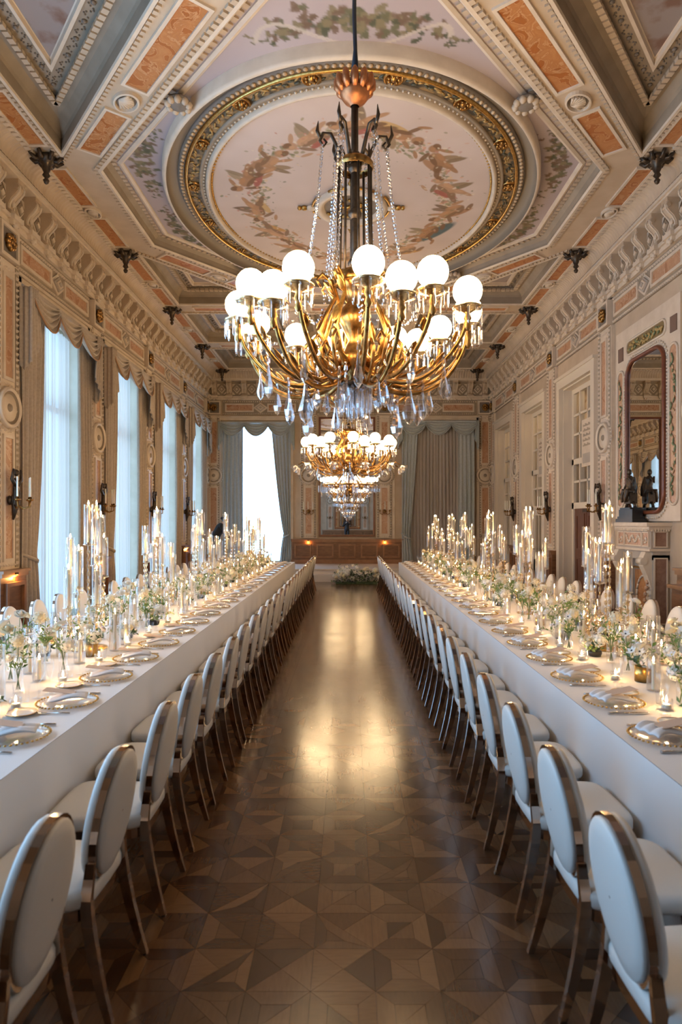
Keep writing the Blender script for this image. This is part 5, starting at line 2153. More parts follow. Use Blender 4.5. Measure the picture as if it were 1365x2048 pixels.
# ================================================================== CHAIRS
def make_chair():
    r = thing('oval_back_chair', '', 'chair')

    def seatfn(infl, z):
        pts = []
        for k in range(28):
            a = 2 * PI * k / 28
            ca, sa = math.cos(a), math.sin(a)
            e = 0.38
            x = 0.235 * math.copysign(abs(ca) ** e, ca)
            wy = 0.225 + 0.02 * (x / 0.235)
            y = wy * math.copysign(abs(sa) ** e, sa)
            pts.append((x * infl - 0.005, y * infl, z))
        return pts
    m = MB()
    layers = [(0.97, 0.40), (1.0, 0.412), (1.0, 0.44), (0.98, 0.455), (0.88, 0.464), (0.5, 0.47), (0.02, 0.472)]
    vs, fs = [], []
    for (k, z) in layers:
        vs += seatfn(k, z)
    for q in range(len(layers) - 1):
        for i in range(28):
            j = (i + 1) % 28
            fs.append((q * 28 + i, q * 28 + j, (q + 1) * 28 + j, (q + 1) * 28 + i))
    fs.append(tuple(reversed(range(28))))
    m.add(vs, fs, 0, True)
    m.build('seat', LEATHER, r)
    m = MB()
    vs = seatfn(0.96, 0.355) + seatfn(0.96, 0.40)
    fs = [(i, (i + 1) % 28, 28 + (i + 1) % 28, 28 + i) for i in range(28)] + [tuple(reversed(range(28)))]
    m.add(vs, fs, 0, False)
    m.build('seat_frame', CHROME, r)
    # oval back, leaning: centre line from (-0.222, z 0.455) to (-0.30, z 0.93)
    a_, b_ = 0.172, 0.238
    zc, xc = 0.682, -0.255
    lean = -0.165

    def OP(u, v, d):                        # u lateral, v up the back, d towards the sitter
        return (xc + lean * v + d, u, zc + v + d * (-lean) * 0.0)
    m = MB()
    n = 32
    vs, fs = [], []
    sect = [(-0.0135, -0.006), (0.0135, -0.006), (0.0135, 0.008), (-0.0135, 0.008)]
    for k in range(n):
        a = 2 * PI * k / n
        for (d, e) in sect:
            vs.append(OP((a_ + e) * math.cos(a), (b_ + e) * math.sin(a), d))
    for k in range(n):
        j = (k + 1) % n
        for q in range(4):
            q2 = (q + 1) % 4
            fs.append((k * 4 + q, j * 4 + q, j * 4 + q2, k * 4 + q2))
    m.add(vs, fs)
    m.build('back_frame', CHROME, r)
    for (nm, d0, sg) in (('back_pad', 0.012, 1), ('outer_pad', -0.010, -1)):
        m = MB()
        vs, fs = [], []
        rings = [(0.975, 0.0), (0.975, 0.009), (0.94, 0.016), (0.75, 0.022), (0.45, 0.026), (0.02, 0.027)]
        if sg > 0:
            rings = [(1.0, 0.0), (1.02, 0.008), (1.02, 0.022), (0.985, 0.033), (0.75, 0.042), (0.45, 0.046), (0.02, 0.047)]
        for (k, d) in rings:
            for q in range(n):
                a = 2 * PI * q / n
                vs.append(OP(a_ * k * math.cos(a), b_ * k * math.sin(a), d0 + sg * d))
        for i in range(len(rings) - 1):
            for q in range(n):
                j = (q + 1) % n
                f = (i * n + q, i * n + j, (i + 1) * n + j, (i + 1) * n + q)
                fs.append(f if sg > 0 else tuple(reversed(f)))
        m.add(vs, fs, 0, True)
        m.build(nm, LEATHER, r)

    def sabre(path, w0):
        mm = MB()
        n = len(path)
        for i in range(n):
            x, y, z, hw, hd = path[i]
            mm.v += [(x - hd, y - hw, z), (x + hd, y - hw, z), (x + hd, y + hw, z), (x - hd, y + hw, z)]
        for i in range(n - 1):
            for q in range(4):
                q2 = (q + 1) % 4
                mm.f.append([i * 4 + q, i * 4 + q2, (i + 1) * 4 + q2, (i + 1) * 4 + q])
                mm.m.append(0)
                mm.sm.append(False)
        for f in ([3, 2, 1, 0], [n * 4 - 4, n * 4 - 3, n * 4 - 2, n * 4 - 1]):
            mm.f.append(f)
            mm.m.append(0)
            mm.sm.append(False)
        return mm
    for sy in (-1, 1):
        mm = sabre([(-0.315, sy * 0.19, 0.0, 0.012, 0.012), (-0.285, sy * 0.185, 0.1, 0.013, 0.016), (-0.255, sy * 0.18, 0.22, 0.014, 0.019), (-0.232, sy * 0.175, 0.34, 0.015, 0.021), (-0.222, sy * 0.17, 0.43, 0.014, 0.02), (-0.226, sy * 0.155, 0.50, 0.011, 0.018), (-0.235, sy * 0.165, 0.56, 0.008, 0.016)], 0)
        mm.build('leg', CHROME, r)
        mm = sabre([(0.225, sy * 0.205, 0.0, 0.011, 0.011), (0.215, sy * 0.205, 0.2, 0.014, 0.014), (0.20, sy * 0.20, 0.37, 0.018, 0.018)], 0)
        mm.build('leg', CHROME, r)
    return r


CH_Y = [1.94 + 0.605 * k for k in range(26)]
chair0 = make_chair()
used = False
rg = random.Random(4)
for (tn, xs, rz, k0, side, grp) in (
        ('window-side table', -1.168, PI, 0, 'aisle', 'chairs along the aisle edge of the window-side table'),
        ('fireplace-side table', 1.078, 0.0, 0, 'aisle', 'chairs along the aisle edge of the fireplace-side table'),
        ('window-side table', -3.27, 0.0, 7, 'window', 'chairs between the window-side table and the windows'),
        ('fireplace-side table', 3.175, PI, 6, 'wall', 'chairs between the fireplace-side table and the wall')):
    kk = 0
    for k in range(k0, 26):
        kk += 1
        y = CH_Y[k] + rg.uniform(-0.015, 0.015)
        lab = '%s white oval-back chair from the near end, %s side of %s' % (nth(kk), side, tn)
        rot = rz + rg.uniform(-0.025, 0.025)
        loc = (xs + rg.uniform(-0.006, 0.006), y, 0)
        if not used:
            chair0.location, chair0.rotation_euler = loc, (0, 0, rot)
            chair0['label'], chair0['group'] = lab, grp
            used = True
        else:
            dup(chair0, loc, rot, lab, grp)

# ================================================================== PLACE SETTINGS
def mk_charger():
    r = thing('charger_plate', '', 'plate')
    m = MB()
    m.lathe([(0.0, 0.003), (0.09, 0.003), (0.115, 0.008), (0.165, 0.016), (0.165, 0.019), (0.115, 0.012), (0.09, 0.007), (0.0, 0.007)], 28)
    m.build('plate', thin_glass('charger_glass', (0.97, 0.95, 0.93), 0.06, 0.35, 0.08, 2.0), r)
    m = MB()
    for k in range(44):
        a = 2 * PI * k / 44
        m.ball((0.165 * math.cos(a), 0.165 * math.sin(a), 0.017), (0.0085, 0.0085, 0.005), 6, 3)
    m.build('gilt_rim', GOLD, r)
    return r


def mk_napkin():
    r = thing('folded_napkin', '', 'napkin')
    m = MB()

    def fn(a, b):
        x = -0.105 + 0.21 * a
        y = -0.075 + 0.15 * b
        z = 0.03 + 0.018 * abs(math.sin(b * 2.5 * PI)) * (0.4 + 0.6 * math.sin(PI * a)) + 0.01 * math.sin(a * 5)
        return (x, y + 0.02 * math.sin(a * 4), z)
    m.grid(fn, 12, 18)
    m.build('linen', NAPKIN, r, thick=0.008)
    return r


def mk_menu():
    r = thing('menu_card', '', 'card')
    m = MB()
    m.obox((0.0, 0, 0.055), (0.085, 0, 0.012), (0, 0.042, 0), (-0.0001, 0, 0.0012))
    m.build('card', MENU, r)
    return r


def mk_fork():
    r = thing('dinner_fork', '', 'fork')
    m = MB()
    m.tube([(-0.095, 0, 0.004), (-0.05, 0, 0.005), (0.03, 0, 0.004)], [0.005, 0.004, 0.0028], 6)
    m.obox((0.045, 0, 0.005), (0.018, 0, 0), (0, 0.011, 0), (0, 0, 0.0012))
    for k in range(4):
        y = -0.0095 + 0.0063 * k
        m.obox((0.082, y, 0.006), (0.02, 0, 0), (0, 0.0015, 0), (0, 0, 0.0012))
    m.build('metal', SILVER, r)
    return r


def mk_knife():
    r = thing('dinner_knife', '', 'knife')
    m = MB()
    m.tube([(-0.11, 0, 0.005), (-0.06, 0, 0.006), (0.0, 0, 0.005)], [0.007, 0.0065, 0.005], 6)
    m.obox((0.06, 0.002, 0.005), (0.058, 0, 0), (0, 0.009, 0), (0, 0, 0.0012))
    m.build('metal', SILVER, r)
    return r


def mk_bread():
    r = thing('bread_plate', '', 'plate')
    m = MB()
    m.lathe([(0.0, 0.004), (0.05, 0.004), (0.08, 0.012), (0.08, 0.015), (0.05, 0.008), (0.0, 0.008)], 22)
    m.build('dish', PORCELAIN, r)
    m = MB()
    m.tube([(0.08 * math.cos(2 * PI * k / 24), 0.08 * math.sin(2 * PI * k / 24), 0.014) for k in range(25)], 0.0025, 5, cap=False)
    m.build('gilt_edge', GOLD, r)
    return r


def mk_glass(kind):
    r = thing(('wine_glass', 'water_tumbler', 'champagne_flute')[kind], '', 'glass')
    m = MB()
    if kind == 0:
        m.lathe([(0.0, 0.003), (0.034, 0.003), (0.01, 0.008), (0.004, 0.02), (0.004, 0.09), (0.02, 0.105), (0.036, 0.13), (0.038, 0.155), (0.03, 0.2)], 14)
    elif kind == 1:
        m.lathe([(0.0, 0.006), (0.03, 0.006), (0.032, 0.02), (0.037, 0.095)], 14)
    else:
        m.lathe([(0.0, 0.003), (0.03, 0.003), (0.008, 0.008), (0.004, 0.02), (0.004, 0.1), (0.016, 0.115), (0.023, 0.16), (0.022, 0.23)], 14)
    m.build('bowl', GLASS, r)
    return r


KIT = {'charger': mk_charger(), 'napkin': mk_napkin(), 'menu': mk_menu(), 'fork': mk_fork(), 'knife': mk_knife(), 'bread': mk_bread(), 'wine': mk_glass(0), 'water': mk_glass(1), 'flute': mk_glass(2)}
DESC = {'charger': 'gold-rimmed glass charger plate', 'napkin': 'pleated white linen napkin', 'menu': 'blush menu card', 'fork': 'silver fork', 'knife': 'silver knife', 'bread': 'white gilt-edged bread plate', 'wine': 'stemmed wine glass', 'water': 'water tumbler', 'flute': 'slim champagne flute'}
done = set()


def put(kind, loc, rot, lab, grp):
    o = KIT[kind]
    if kind not in done:
        done.add(kind)
        o.location, o.rotation_euler = loc, (0, 0, rot)
        o['label'], o['group'] = lab, grp
        return o
    return dup(o, loc, rot, lab, grp)


def setting(xe, y, out, k, side, tn):
    """xe: table edge; out: -1/+1 direction from the sitter into the table."""
    Z = 0.7535
    rot = 0 if out > 0 else PI
    def at(kind, dx, dy, r_=0.0, dz=0.0):
        lab = '%s, %s setting from near end, %s side of %s' % (DESC[kind], nth(k), side, tn)
        put(kind, (xe + out * dx, y + out * dy * -1 * -1 if False else y - out * dy, Z + dz), rot + r_ + rg.uniform(-0.06, 0.06), lab, '%ss on the %s' % (DESC[kind], tn))
    at('charger', 0.205, 0)
    at('napkin', 0.20, 0.0, 0.3, 0.006)
    at('menu', 0.245, 0.0, 0.15, 0.02)
    at('fork', 0.2, -0.2)
    at('knife', 0.2, 0.2)
    at('bread', 0.36, -0.215)
    at('wine', 0.43, 0.12)
    at('water', 0.47, 0.02)
    at('flute', 0.40, 0.21)


for (tn, xe, out, side, k0) in (('window-side table', TL[1], -1, 'aisle', 1), ('fireplace-side table', TR[0], 1, 'aisle', 1),
                                ('window-side table', TL[0], 1, 'window', 6), ('fireplace-side table', TR[1], -1, 'wall', 6)):
    for kk, k in enumerate(range(k0, 25)):
        setting(xe, CH_Y[k], out, kk + 1, side, tn)

# ================================================================== CANDLES
def flame_mesh():
    m = MB()
    m.lathe([(0.0, 0.0), (0.006, 0.009), (0.0052, 0.018), (0.0, 0.038)], 5, sm=True)
    return m.mesh('flame', FLAME)


FLM = flame_mesh()


def add_candle(r, x, y, z0, h, rad=0.011):
    m = MB()
    m.lathe([(rad * 1.05, 0.0), (rad, h * 0.5), (rad * 0.92, h - 0.003), (rad * 0.6, h), (0.0, h - 0.002)], 8)
    m.tube([(0, 0, h - 0.002), (0.001, 0, h + 0.01)], 0.0013, 4)
    c = m.build('candle', WAX, r, (x, y, z0))
    link('flame', FLM, c, (0, 0, h + 0.006))
    return c


def make_candelabrum(seed):
    rg2 = random.Random(seed)
    r = thing('candelabrum', '', 'candelabrum')
    m = MB()
    m.lathe([(0.0, 0.0), (0.15, 0.0), (0.15, 0.012), (0.05, 0.02), (0.03, 0.05), (0.0, 0.05)], 24)
    m.build('base', GOLD, r)
    spots = [(0.0, 0.0, 0.86), (0.05, 0.045, 0.86)]
    ring = [(0.10, 0.76), (0.13, 0.60), (0.155, 0.68), (0.165, 0.46), (0.15, 0.58), (0.175, 0.35), (0.17, 0.50), (0.145, 0.38)]
    for k, (rr_, h) in enumerate(ring):
        a = 2 * PI * k / len(ring) + rg2.uniform(-0.15, 0.15) + seed
        spots.append((rr_ * math.cos(a), rr_ * math.sin(a), h + rg2.uniform(-0.03, 0.03)))
    for (x, y, h) in spots:
        m = MB()
        m.tube([(x * 0.55, y * 0.55, 0.01), (x * 0.9, y * 0.9, 0.12), (x, y, 0.2), (x, y, h)], 0.006, 6)
        z = 0.14
        while z < h - 0.02:
            m.lathe([(0.0, z - 0.028), (0.014, z - 0.012), (0.014, z + 0.012), (0.0, z + 0.028)], 6, (x, y, 0), sm=False)
            z += 0.06
        m.build('crystal_stem', GOLDGLASS, r)
        m = MB()
        m.lathe([(0.0, h - 0.01), (0.04, h), (0.042, h + 0.008), (0.014, h + 0.006), (0.013, h + 0.03), (0.0, h + 0.03)], 12, (x, y, 0))
        m.build('dish', GOLDGLASS, r)
        m = MB()
        m.lathe([(0.036, h + 0.01), (0.036, h + 0.335), (0.0345, h + 0.335), (0.0345, h + 0.012)], 14, (x, y, 0))
        m.build('glass_tube', TUBEG, r)
        add_candle(r, x, y, h + 0.02, 0.29 + rg2.uniform(-0.02, 0.02), 0.0135)
    return r


CANS = [make_candelabrum(0), make_candelabrum(1)]
cused = [False, False]
CAN_Y = [5.4, 7.5, 9.6, 11.7, 13.8, 15.8]
for (tn, xc, ys) in (('window-side table', -2.2, CAN_Y), ('fireplace-side table', 2.1, CAN_Y)):
    for k, y in enumerate(ys):
        v = (k + (tn[0] == 'f')) % 2
        lab = '%s tall glass-tube candelabrum from the near end of the %s' % (nth(k + 1), tn)
        loc, rot = (xc + (0.0 if k % 2 else 0.04), y, 0.7535), k * 1.3
        if not cused[v]:
            CANS[v].location, CANS[v].rotation_euler = loc, (0, 0, rot)
            CANS[v]['label'], CANS[v]['group'] = lab, 'candelabra on the banquet tables'
            cused[v] = True
        else:
            dup(CANS[v], loc, rot, lab, 'candelabra on the banquet tables')


def make_hurricane(h, ch):
    r = thing('glass_candle_cylinder', '', 'candle holder')
    m = MB()
    m.lathe([(0.0, 0.004), (0.042, 0.004), (0.042, h), (0.040, h), (0.040, 0.008), (0.0, 0.008)], 16)
    m.build('glass_cylinder', TUBEG, r)
    add_candle(r, 0, 0, 0.01, ch, 0.0125)
    return r


def make_tealight():
    r = thing('tealight_cup', '', 'candle holder')
    m = MB()
    m.lathe([(0.0, 0.003), (0.026, 0.003), (0.034, 0.03), (0.032, 0.058), (0.030, 0.058), (0.031, 0.03), (0.0, 0.008)], 14)
    m.build('glass_cup', TUBEG, r)
    add_candle(r, 0, 0, 0.008, 0.022, 0.024)
    return r


# ================================================================== FLOWERS
def rose_mesh(mat, R=0.034, seed=0):
    rg2 = random.Random(seed)
    m = MB()
    m.ball((0, 0, R * 0.55), (R * 0.45, R * 0.45, R * 0.55), 7, 5)
    for (n, r0, h, op) in ((4, 0.45, 1.0, 0.15), (5, 0.62, 0.85, 0.45), (6, 0.78, 0.62, 0.8)):
        for k in range(n):
            a0 = 2 * PI * (k + rg2.random() * 0.4 + r0) / n

            def fn(a, b):
                an = a0 + (a - 0.5) * 2 * PI / n * 1.35
                rr_ = R * (0.25 + (r0 - 0.25 + op * 0.5 * b) * math.sin(min(1, b * 1.2) * PI / 2)) * (1 - 0.10 * (2 * a - 1) ** 2)
                return (rr_ * math.cos(an), rr_ * math.sin(an), R * (0.05 + h * b - op * 0.25 * b * b - 0.15 * (2 * a - 1) ** 2 * b))
            m.grid(fn, 3, 3)
    return m.mesh('rose', mat)


def daisy_mesh(mat, heart, R=0.03, n=5):
    m = MB()
    for k in range(n):
        a0 = 2 * PI * k / n

        def fn(a, b):
            wd_ = math.sin(PI * min(1, b * 0.9 + 0.08)) * 0.55
            an = a0 + (a - 0.5) * 2 * wd_
            r_ = R * b
            return (r_ * math.cos(an), r_ * math.sin(an), 0.006 + R * 0.35 * b * b - R * 0.2 * (2 * a - 1) ** 2 * b)
        m.grid(fn, 2, 4)
    m.ball((0, 0, 0.006), (R * 0.2, R * 0.2, R * 0.18), 7, 4, 1)
    return m.mesh('blossom', [mat, heart])


def cluster_mesh(mat, R=0.045, seed=0):
    rg2 = random.Random(seed)
    m = MB()
    m.ball((0, 0, 0), R * 0.8, 8, 6)
    for k in range(46):
        f = (k + 0.5) / 46
        th = math.acos(1 - 2 * f)
        ph = k * 2.39996
        d = Vector((math.sin(th) * math.cos(ph), math.sin(th) * math.sin(ph), math.cos(th)))
        t = d.orthogonal().normalized()
        b = d.cross(t)
        c = d * R
        s = R * 0.30
        ang = rg2.random() * 3
        for q in range(4):
            a = ang + q * PI / 2
            e = (t * math.cos(a) + b * math.sin(a))
            g = d.cross(e)
            m.add([tuple(c), tuple(c + e * s * 0.6 + g * s * 0.45 + d * 0.002), tuple(c + e * s + d * 0.003), tuple(c + e * s * 0.6 - g * s * 0.45 + d * 0.002)], [(0, 1, 2, 3)])
    return m.mesh('flower_cluster', mat)


def sprig_mesh(mat, n=8, L=0.16, s=0.02, seed=0):
    rg2 = random.Random(seed)
    m = MB()
    pts = [(0.02 * math.sin(f * 2 + seed), 0.012 * math.sin(f * 3 + 1), L * f) for f in [i / 6 for i in range(7)]]
    m.tube(pts, 0.0014, 4)
    for k in range(n):
        f = (k + 1) / n
        p = Vector((0.02 * math.sin(f * 2 + seed), 0.012 * math.sin(f * 3 + 1), L * f))
        a = k * 2.4 + rg2.random()
        d = Vector((math.cos(a), math.sin(a), 0.55)).normalized()
        sd = d.cross(Vector((0, 0, 1))).normalized()
        ss = s * rg2.uniform(0.8, 1.3)
        up = sd.cross(d)
        m.add([tuple(p), tuple(p + d * ss + sd * ss * 0.55 + up * 0.003), tuple(p + d * ss * 2.1), tuple(p + d * ss - sd * ss * 0.55 + up * 0.003), tuple(p + d * ss * 1.1 - up * 0.004)],
              [(0, 1, 4), (1, 2, 4), (2, 3, 4), (3, 0, 4)])
    return m.mesh('leaf_sprig', mat)


ROSEW, ROSEC, ROSEB = rose_mesh(PETAL, 0.036, 1), rose_mesh(PETALC, 0.034, 2), rose_mesh(BLUSHP, 0.032, 3)
ANEM, ORCH = daisy_mesh(PETAL, DARKC, 0.034, 6), daisy_mesh(PETAL, YEL, 0.03, 5)
CLUS, CLUSC = cluster_mesh(PETAL, 0.05, 1), cluster_mesh(PETALC, 0.04, 2)
SPR = [sprig_mesh(LEAF, 9, 0.17, 0.017, 1), sprig_mesh(LEAF, 7, 0.12, 0.02, 2), sprig_mesh(LEAFD, 8, 0.10, 0.022, 3)]


def set_rot(o, d, roll=0.0):
    o.rotation_euler = Vector(d).to_track_quat('Z', 'Y').to_euler()


def bloom(r, me, p, d):
    o = link(me.name.split('.')[0], me, r, p)
    set_rot(o, d)
    return o


def make_budvase(seed):
    rg2 = random.Random(seed)
    r = thing('bud_vase', '', 'flowers')
    m = MB()
    h = rg2.choice((0.14, 0.18))
    m.lathe([(0.0, 0.004), (0.03, 0.004), (0.032, h * 0.5), (0.03, h), (0.0285, h), (0.03, h * 0.5), (0.0, 0.01)], 14)
    m.build('glass_vase', GLASS, r)
    sm = MB()
    bl = []
    for k in range(5):
        a = k * 1.256 + rg2.random()
        top = (0.055 * math.cos(a) * rg2.uniform(0.5, 1.15), 0.055 * math.sin(a) * rg2.uniform(0.5, 1.15), h + rg2.uniform(0.05, 0.2))
        sm.tube([(-0.012 * math.cos(a), -0.012 * math.sin(a), 0.015), (0.012 * math.cos(a), 0.012 * math.sin(a), h), top], 0.0022, 5)
        bl.append((top, a))
    sm.build('stems', STEM, r)
    kinds = [ROSEW, ORCH, ANEM, CLUSC, ROSEB] if seed % 2 else [ROSEC, CLUS, ORCH, ROSEW, ANEM]
    for q, (t, a) in enumerate(bl):
        if q < 4:
            bloom(r, kinds[q], t, (0.6 * math.cos(a), 0.6 * math.sin(a), 0.8))
    for k in range(4):
        a = k * 1.57 + 0.6 + seed
        o = link('leaf_sprig', SPR[k % 2], r, (0.012 * math.cos(a), 0.012 * math.sin(a), h * 0.9))
        set_rot(o, (0.5 * math.cos(a), 0.5 * math.sin(a), 1))
    return r


def make_goldpot(seed):
    rg2 = random.Random(seed)
    r = thing('gold_flower_pot', '', 'flowers')
    m = MB()
    m.lathe([(0.0, 0.002), (0.05, 0.002), (0.05, 0.095), (0.046, 0.095), (0.046, 0.08), (0.0, 0.08)], 18)
    m.build('pot', GOLD, r)
    kinds = [CLUS, ROSEW, ANEM, ROSEC, ORCH, ORCH, ROSEW, ANEM, ROSEB]
    for k, me in enumerate(kinds):
        a = k * 2.4 + seed
        rr_ = 0.03 + 0.055 * math.sqrt(k / 9)
        p = (rr_ * math.cos(a), rr_ * math.sin(a), 0.14 + rg2.uniform(-0.02, 0.07))
        bloom(r, me, p, (0.8 * math.cos(a) * rr_ / 0.08, 0.8 * math.sin(a) * rr_ / 0.08, 0.8))
    sm = MB()
    for k in range(7):
        a = k * 0.9 + seed
        sm.tube([(0.02 * math.cos(a), 0.02 * math.sin(a), 0.07), (0.05 * math.cos(a), 0.05 * math.sin(a), 0.15)], 0.002, 4)
    sm.build('stems', STEM, r)
    for k in range(6):
        a = k * 1.05 + seed * 0.3
        o = link('leaf_sprig', SPR[k % 3], r, (0.03 * math.cos(a), 0.03 * math.sin(a), 0.085))
        set_rot(o, (0.75 * math.cos(a), 0.75 * math.sin(a), 0.9 if k % 3 else 1.6))
    return r


def make_low(seed):
    rg2 = random.Random(seed)
    r = thing('low_flower_arrangement', '', 'flowers')
    m = MB()
    m.lathe([(0.0, 0.0), (0.05, 0.0), (0.06, 0.03), (0.055, 0.045), (0.0, 0.04)], 14)
    m.build('dish', pmat('black_dish_%d' % seed, (0.015, 0.015, 0.015), 0.3), r)
    kinds = [ROSEW, ANEM, CLUS, ORCH, ROSEC, ROSEW, ANEM, ORCH, ROSEB, CLUSC, ORCH]
    for k, me in enumerate(kinds):
        a = k * 2.4 + seed
        rr_ = 0.02 + 0.075 * math.sqrt(k / 10)
        z = 0.07 + 0.12 * rg2.random() * (1 - rr_ / 0.2)
        bloom(r, me, (rr_ * math.cos(a), rr_ * math.sin(a), z), (rr_ * 9 * math.cos(a), rr_ * 9 * math.sin(a), 0.7))
    for k in range(7):
        a = k * 0.9 + seed * 0.3
        o = link('leaf_sprig', SPR[k % 3], r, (0.035 * math.cos(a), 0.035 * math.sin(a), 0.035))
        set_rot(o, (1.0 * math.cos(a), 1.0 * math.sin(a), 0.5 if k % 2 else 1.8))
    return r


PROTO = {'cyl_tall': [make_hurricane(0.36, 0.27), make_hurricane(0.33, 0.20)], 'cyl_short': [make_hurricane(0.26, 0.17), make_hurricane(0.22, 0.13)],
         'tea': [make_tealight()], 'bud': [make_budvase(1), make_budvase(2)], 'pot': [make_goldpot(1), make_goldpot(4)], 'low': [make_low(1), make_low(5)]}
PDESC = {'cyl_tall': 'tall glass cylinder with a lit ivory taper', 'cyl_short': 'short glass cylinder with a lit ivory taper', 'tea': 'small glass cup with a glowing tealight',
         'bud': 'slim glass vase of white flowers and greenery', 'pot': 'gold pot of white flowers', 'low': 'low arrangement of white roses and anemones'}
PUSED = set()
rg = random.Random(77)


def place(kind, x, y, lab, grp):
    v = rg.randrange(len(PROTO[kind]))
    o = PROTO[kind][v]
    rot = rg.uniform(0, 6.28)
    sc = rg.uniform(0.92, 1.12)
    if (kind, v) not in PUSED:
        PUSED.add((kind, v))
        o.location, o.rotation_euler = (x, y, 0.7535), (0, 0, rot)
        o['label'], o['group'] = lab, grp
    else:
        dup(o, (x, y, 0.7535), rot, lab, grp, sc)


for (tn, xc, y_lo) in (('window-side table', -2.22, 3.5), ('fireplace-side table', 2.13, 3.5)):
    items = []
    y = y_lo
    seq = ['low', 'cyl_tall', 'bud', 'cyl_short', 'pot', 'bud', 'bud', 'cyl_tall', 'low', 'bud', 'cyl_short', 'pot']
    k = 0
    while y < 16.7:
        near = any(abs(y - c) < 0.2 for c in CAN_Y)
        for lane in (-1, 0, 1):
            kind = seq[(k * 5 + (lane + 1) * 4 + k // 3) % len(seq)]
            if lane == 0 and near:
                continue
            off = lane * 0.20 + rg.uniform(-0.03, 0.03)
            if near and lane != 0:
                off = lane * 0.31
                kind = rg.choice(('bud', 'cyl_short', 'cyl_tall'))
            if kind in ('low', 'pot') and any(q[2] in ('low', 'pot') and math.hypot(q[0] - y, q[1] - off) < 0.30 for q in items):
                kind = rg.choice(('bud', 'cyl_tall', 'bud'))
            if kind in ('low', 'pot', 'bud') and any(q[2] in ('low', 'pot', 'bud') and math.hypot(q[0] - y, q[1] - off) < 0.18 for q in items):
                kind = rg.choice(('cyl_short', 'cyl_tall'))
            items.append((y + rg.uniform(-0.035, 0.035), off, kind))
        k += 1
        y += 0.262
    y = y_lo + 0.2
    while y < 16.6:
        for lane in (-1, 1):
            items.append((y + rg.uniform(-0.06, 0.06), lane * 0.345, 'tea'))
        y += 0.605
    items.sort()
    cnt = {}
    for (y, off, kind) in items:
        cnt[kind] = cnt.get(kind, 0) + 1
        place(kind, xc + off, y, '%s, %s from near end of %s' % (PDESC[kind], nth(cnt[kind]), tn), '%s on the %s' % (PDESC[kind], tn))

# ================================================================== FLOOR ARRANGEMENT before the stage
fa = thing('floor_flower_arrangement', 'wide low bank of white hydrangeas and roses on the floor before the stage', 'flowers', (0.24, 19.15, 0))
m = MB()
rg = random.Random(8)
for k in range(1700):
    x, yy = rg.uniform(-0.72, 0.72), rg.uniform(-0.24, 0.24)
    if (x / 0.76) ** 2 + (yy / 0.27) ** 2 > 1:
        continue
    z = rg.uniform(0.01, 0.40) * (1 - 0.3 * abs(x))
    a = rg.uniform(0, 6.3)
    d = Vector((math.cos(a), math.sin(a), rg.uniform(-0.2, 0.8))).normalized()
    sd = d.cross(Vector((0, 0, 1))).normalized()
    s = rg.uniform(0.025, 0.05)
    p = Vector((x, yy, z))
    m.add([tuple(p), tuple(p + d * s + sd * s * 0.5), tuple(p + d * s * 2.1), tuple(p + d * s - sd * s * 0.5)], [(0, 1, 2, 3)], rg.choice((0, 0, 1)))
m.box(-0.6, 0.6, -0.14, 0.14, 0.0, 0.05, 0)
m.build('foliage', [LEAFD, LEAF], fa, kind='stuff')
for k in range(50):
    x, yy = rg.uniform(-0.7, 0.7), rg.uniform(-0.25, 0.05)
    z = 0.14 + rg.uniform(0, 0.26) + 0.15 * math.exp(-((x - 0.22) / 0.22) ** 2) + 0.3 * max(0, yy)
    me = rg.choice((CLUS, CLUS, ROSEW, ROSEW, ROSEC, CLUSC, ORCH))
    o = bloom(fa, me, (x, yy, z), (rg.uniform(-0.4, 0.4), -0.7, 0.7))
    s = rg.uniform(1.25, 1.85)
    o.scale = (s, s, s)
for k in range(8):
    x = rg.uniform(-0.6, 0.0)
    o = link('leaf_sprig', SPR[k % 3], fa, (x, 0, 0.2))
    o.scale = (2, 2, 2)
    set_rot(o, (rg.uniform(-0.4, 0.4), -0.2, 1))
    if k < 4:
        bloom(fa, ORCH, (x, -0.02, 0.45 + 0.08 * rg.random()), (0, -0.8, 0.5)).scale = (1.8, 1.8, 1.8)

# ================================================================== PEOPLE
def blend(parts, name, mat, root, voxel=0.012):
    m = MB()
    for p in parts:
        if p[0] == 't':
            m.tube(p[1], p[2], 10)
            for q, r_ in zip(p[1], p[2] if isinstance(p[2], list) else [p[2]] * len(p[1])):
                m.ball(q, r_ * 0.99, 10, 6)
        else:
            m.ball(p[1], p[2], 12, 8, 0, p[3] if len(p) > 3 else None)
    o = m.build(name, mat, root)
    md = o.modifiers.new('remesh', 'REMESH')
    md.mode, md.voxel_size, md.use_smooth_shade = 'VOXEL', voxel, True
    sm = o.modifiers.new('smooth', 'SMOOTH')
    sm.factor, sm.iterations = 0.5, 3
    return o


def hand(parts, wrist, d, up):
    d, up = Vector(d).normalized(), Vector(up).normalized()
    sd = d.cross(up).normalized()
    w_ = Vector(wrist)
    parts.append(('t', [w_, w_ + d * 0.05, w_ + d * 0.085], [0.024, 0.03, 0.03]))
    for k, L in enumerate((0.06, 0.072, 0.067, 0.052)):
        b = w_ + d * 0.085 + sd * (0.03 - 0.02 * k)
        parts.append(('t', [b, b + d * L * 0.5 - up * 0.008, b + d * L * 0.8 - up * 0.03], [0.0095, 0.009, 0.008]))
    b = w_ + d * 0.03 + sd * 0.025
    parts.append(('t', [b, b + sd * 0.03 + d * 0.03, b + sd * 0.03 + d * 0.06 - up * 0.01], [0.012, 0.011, 0.009]))


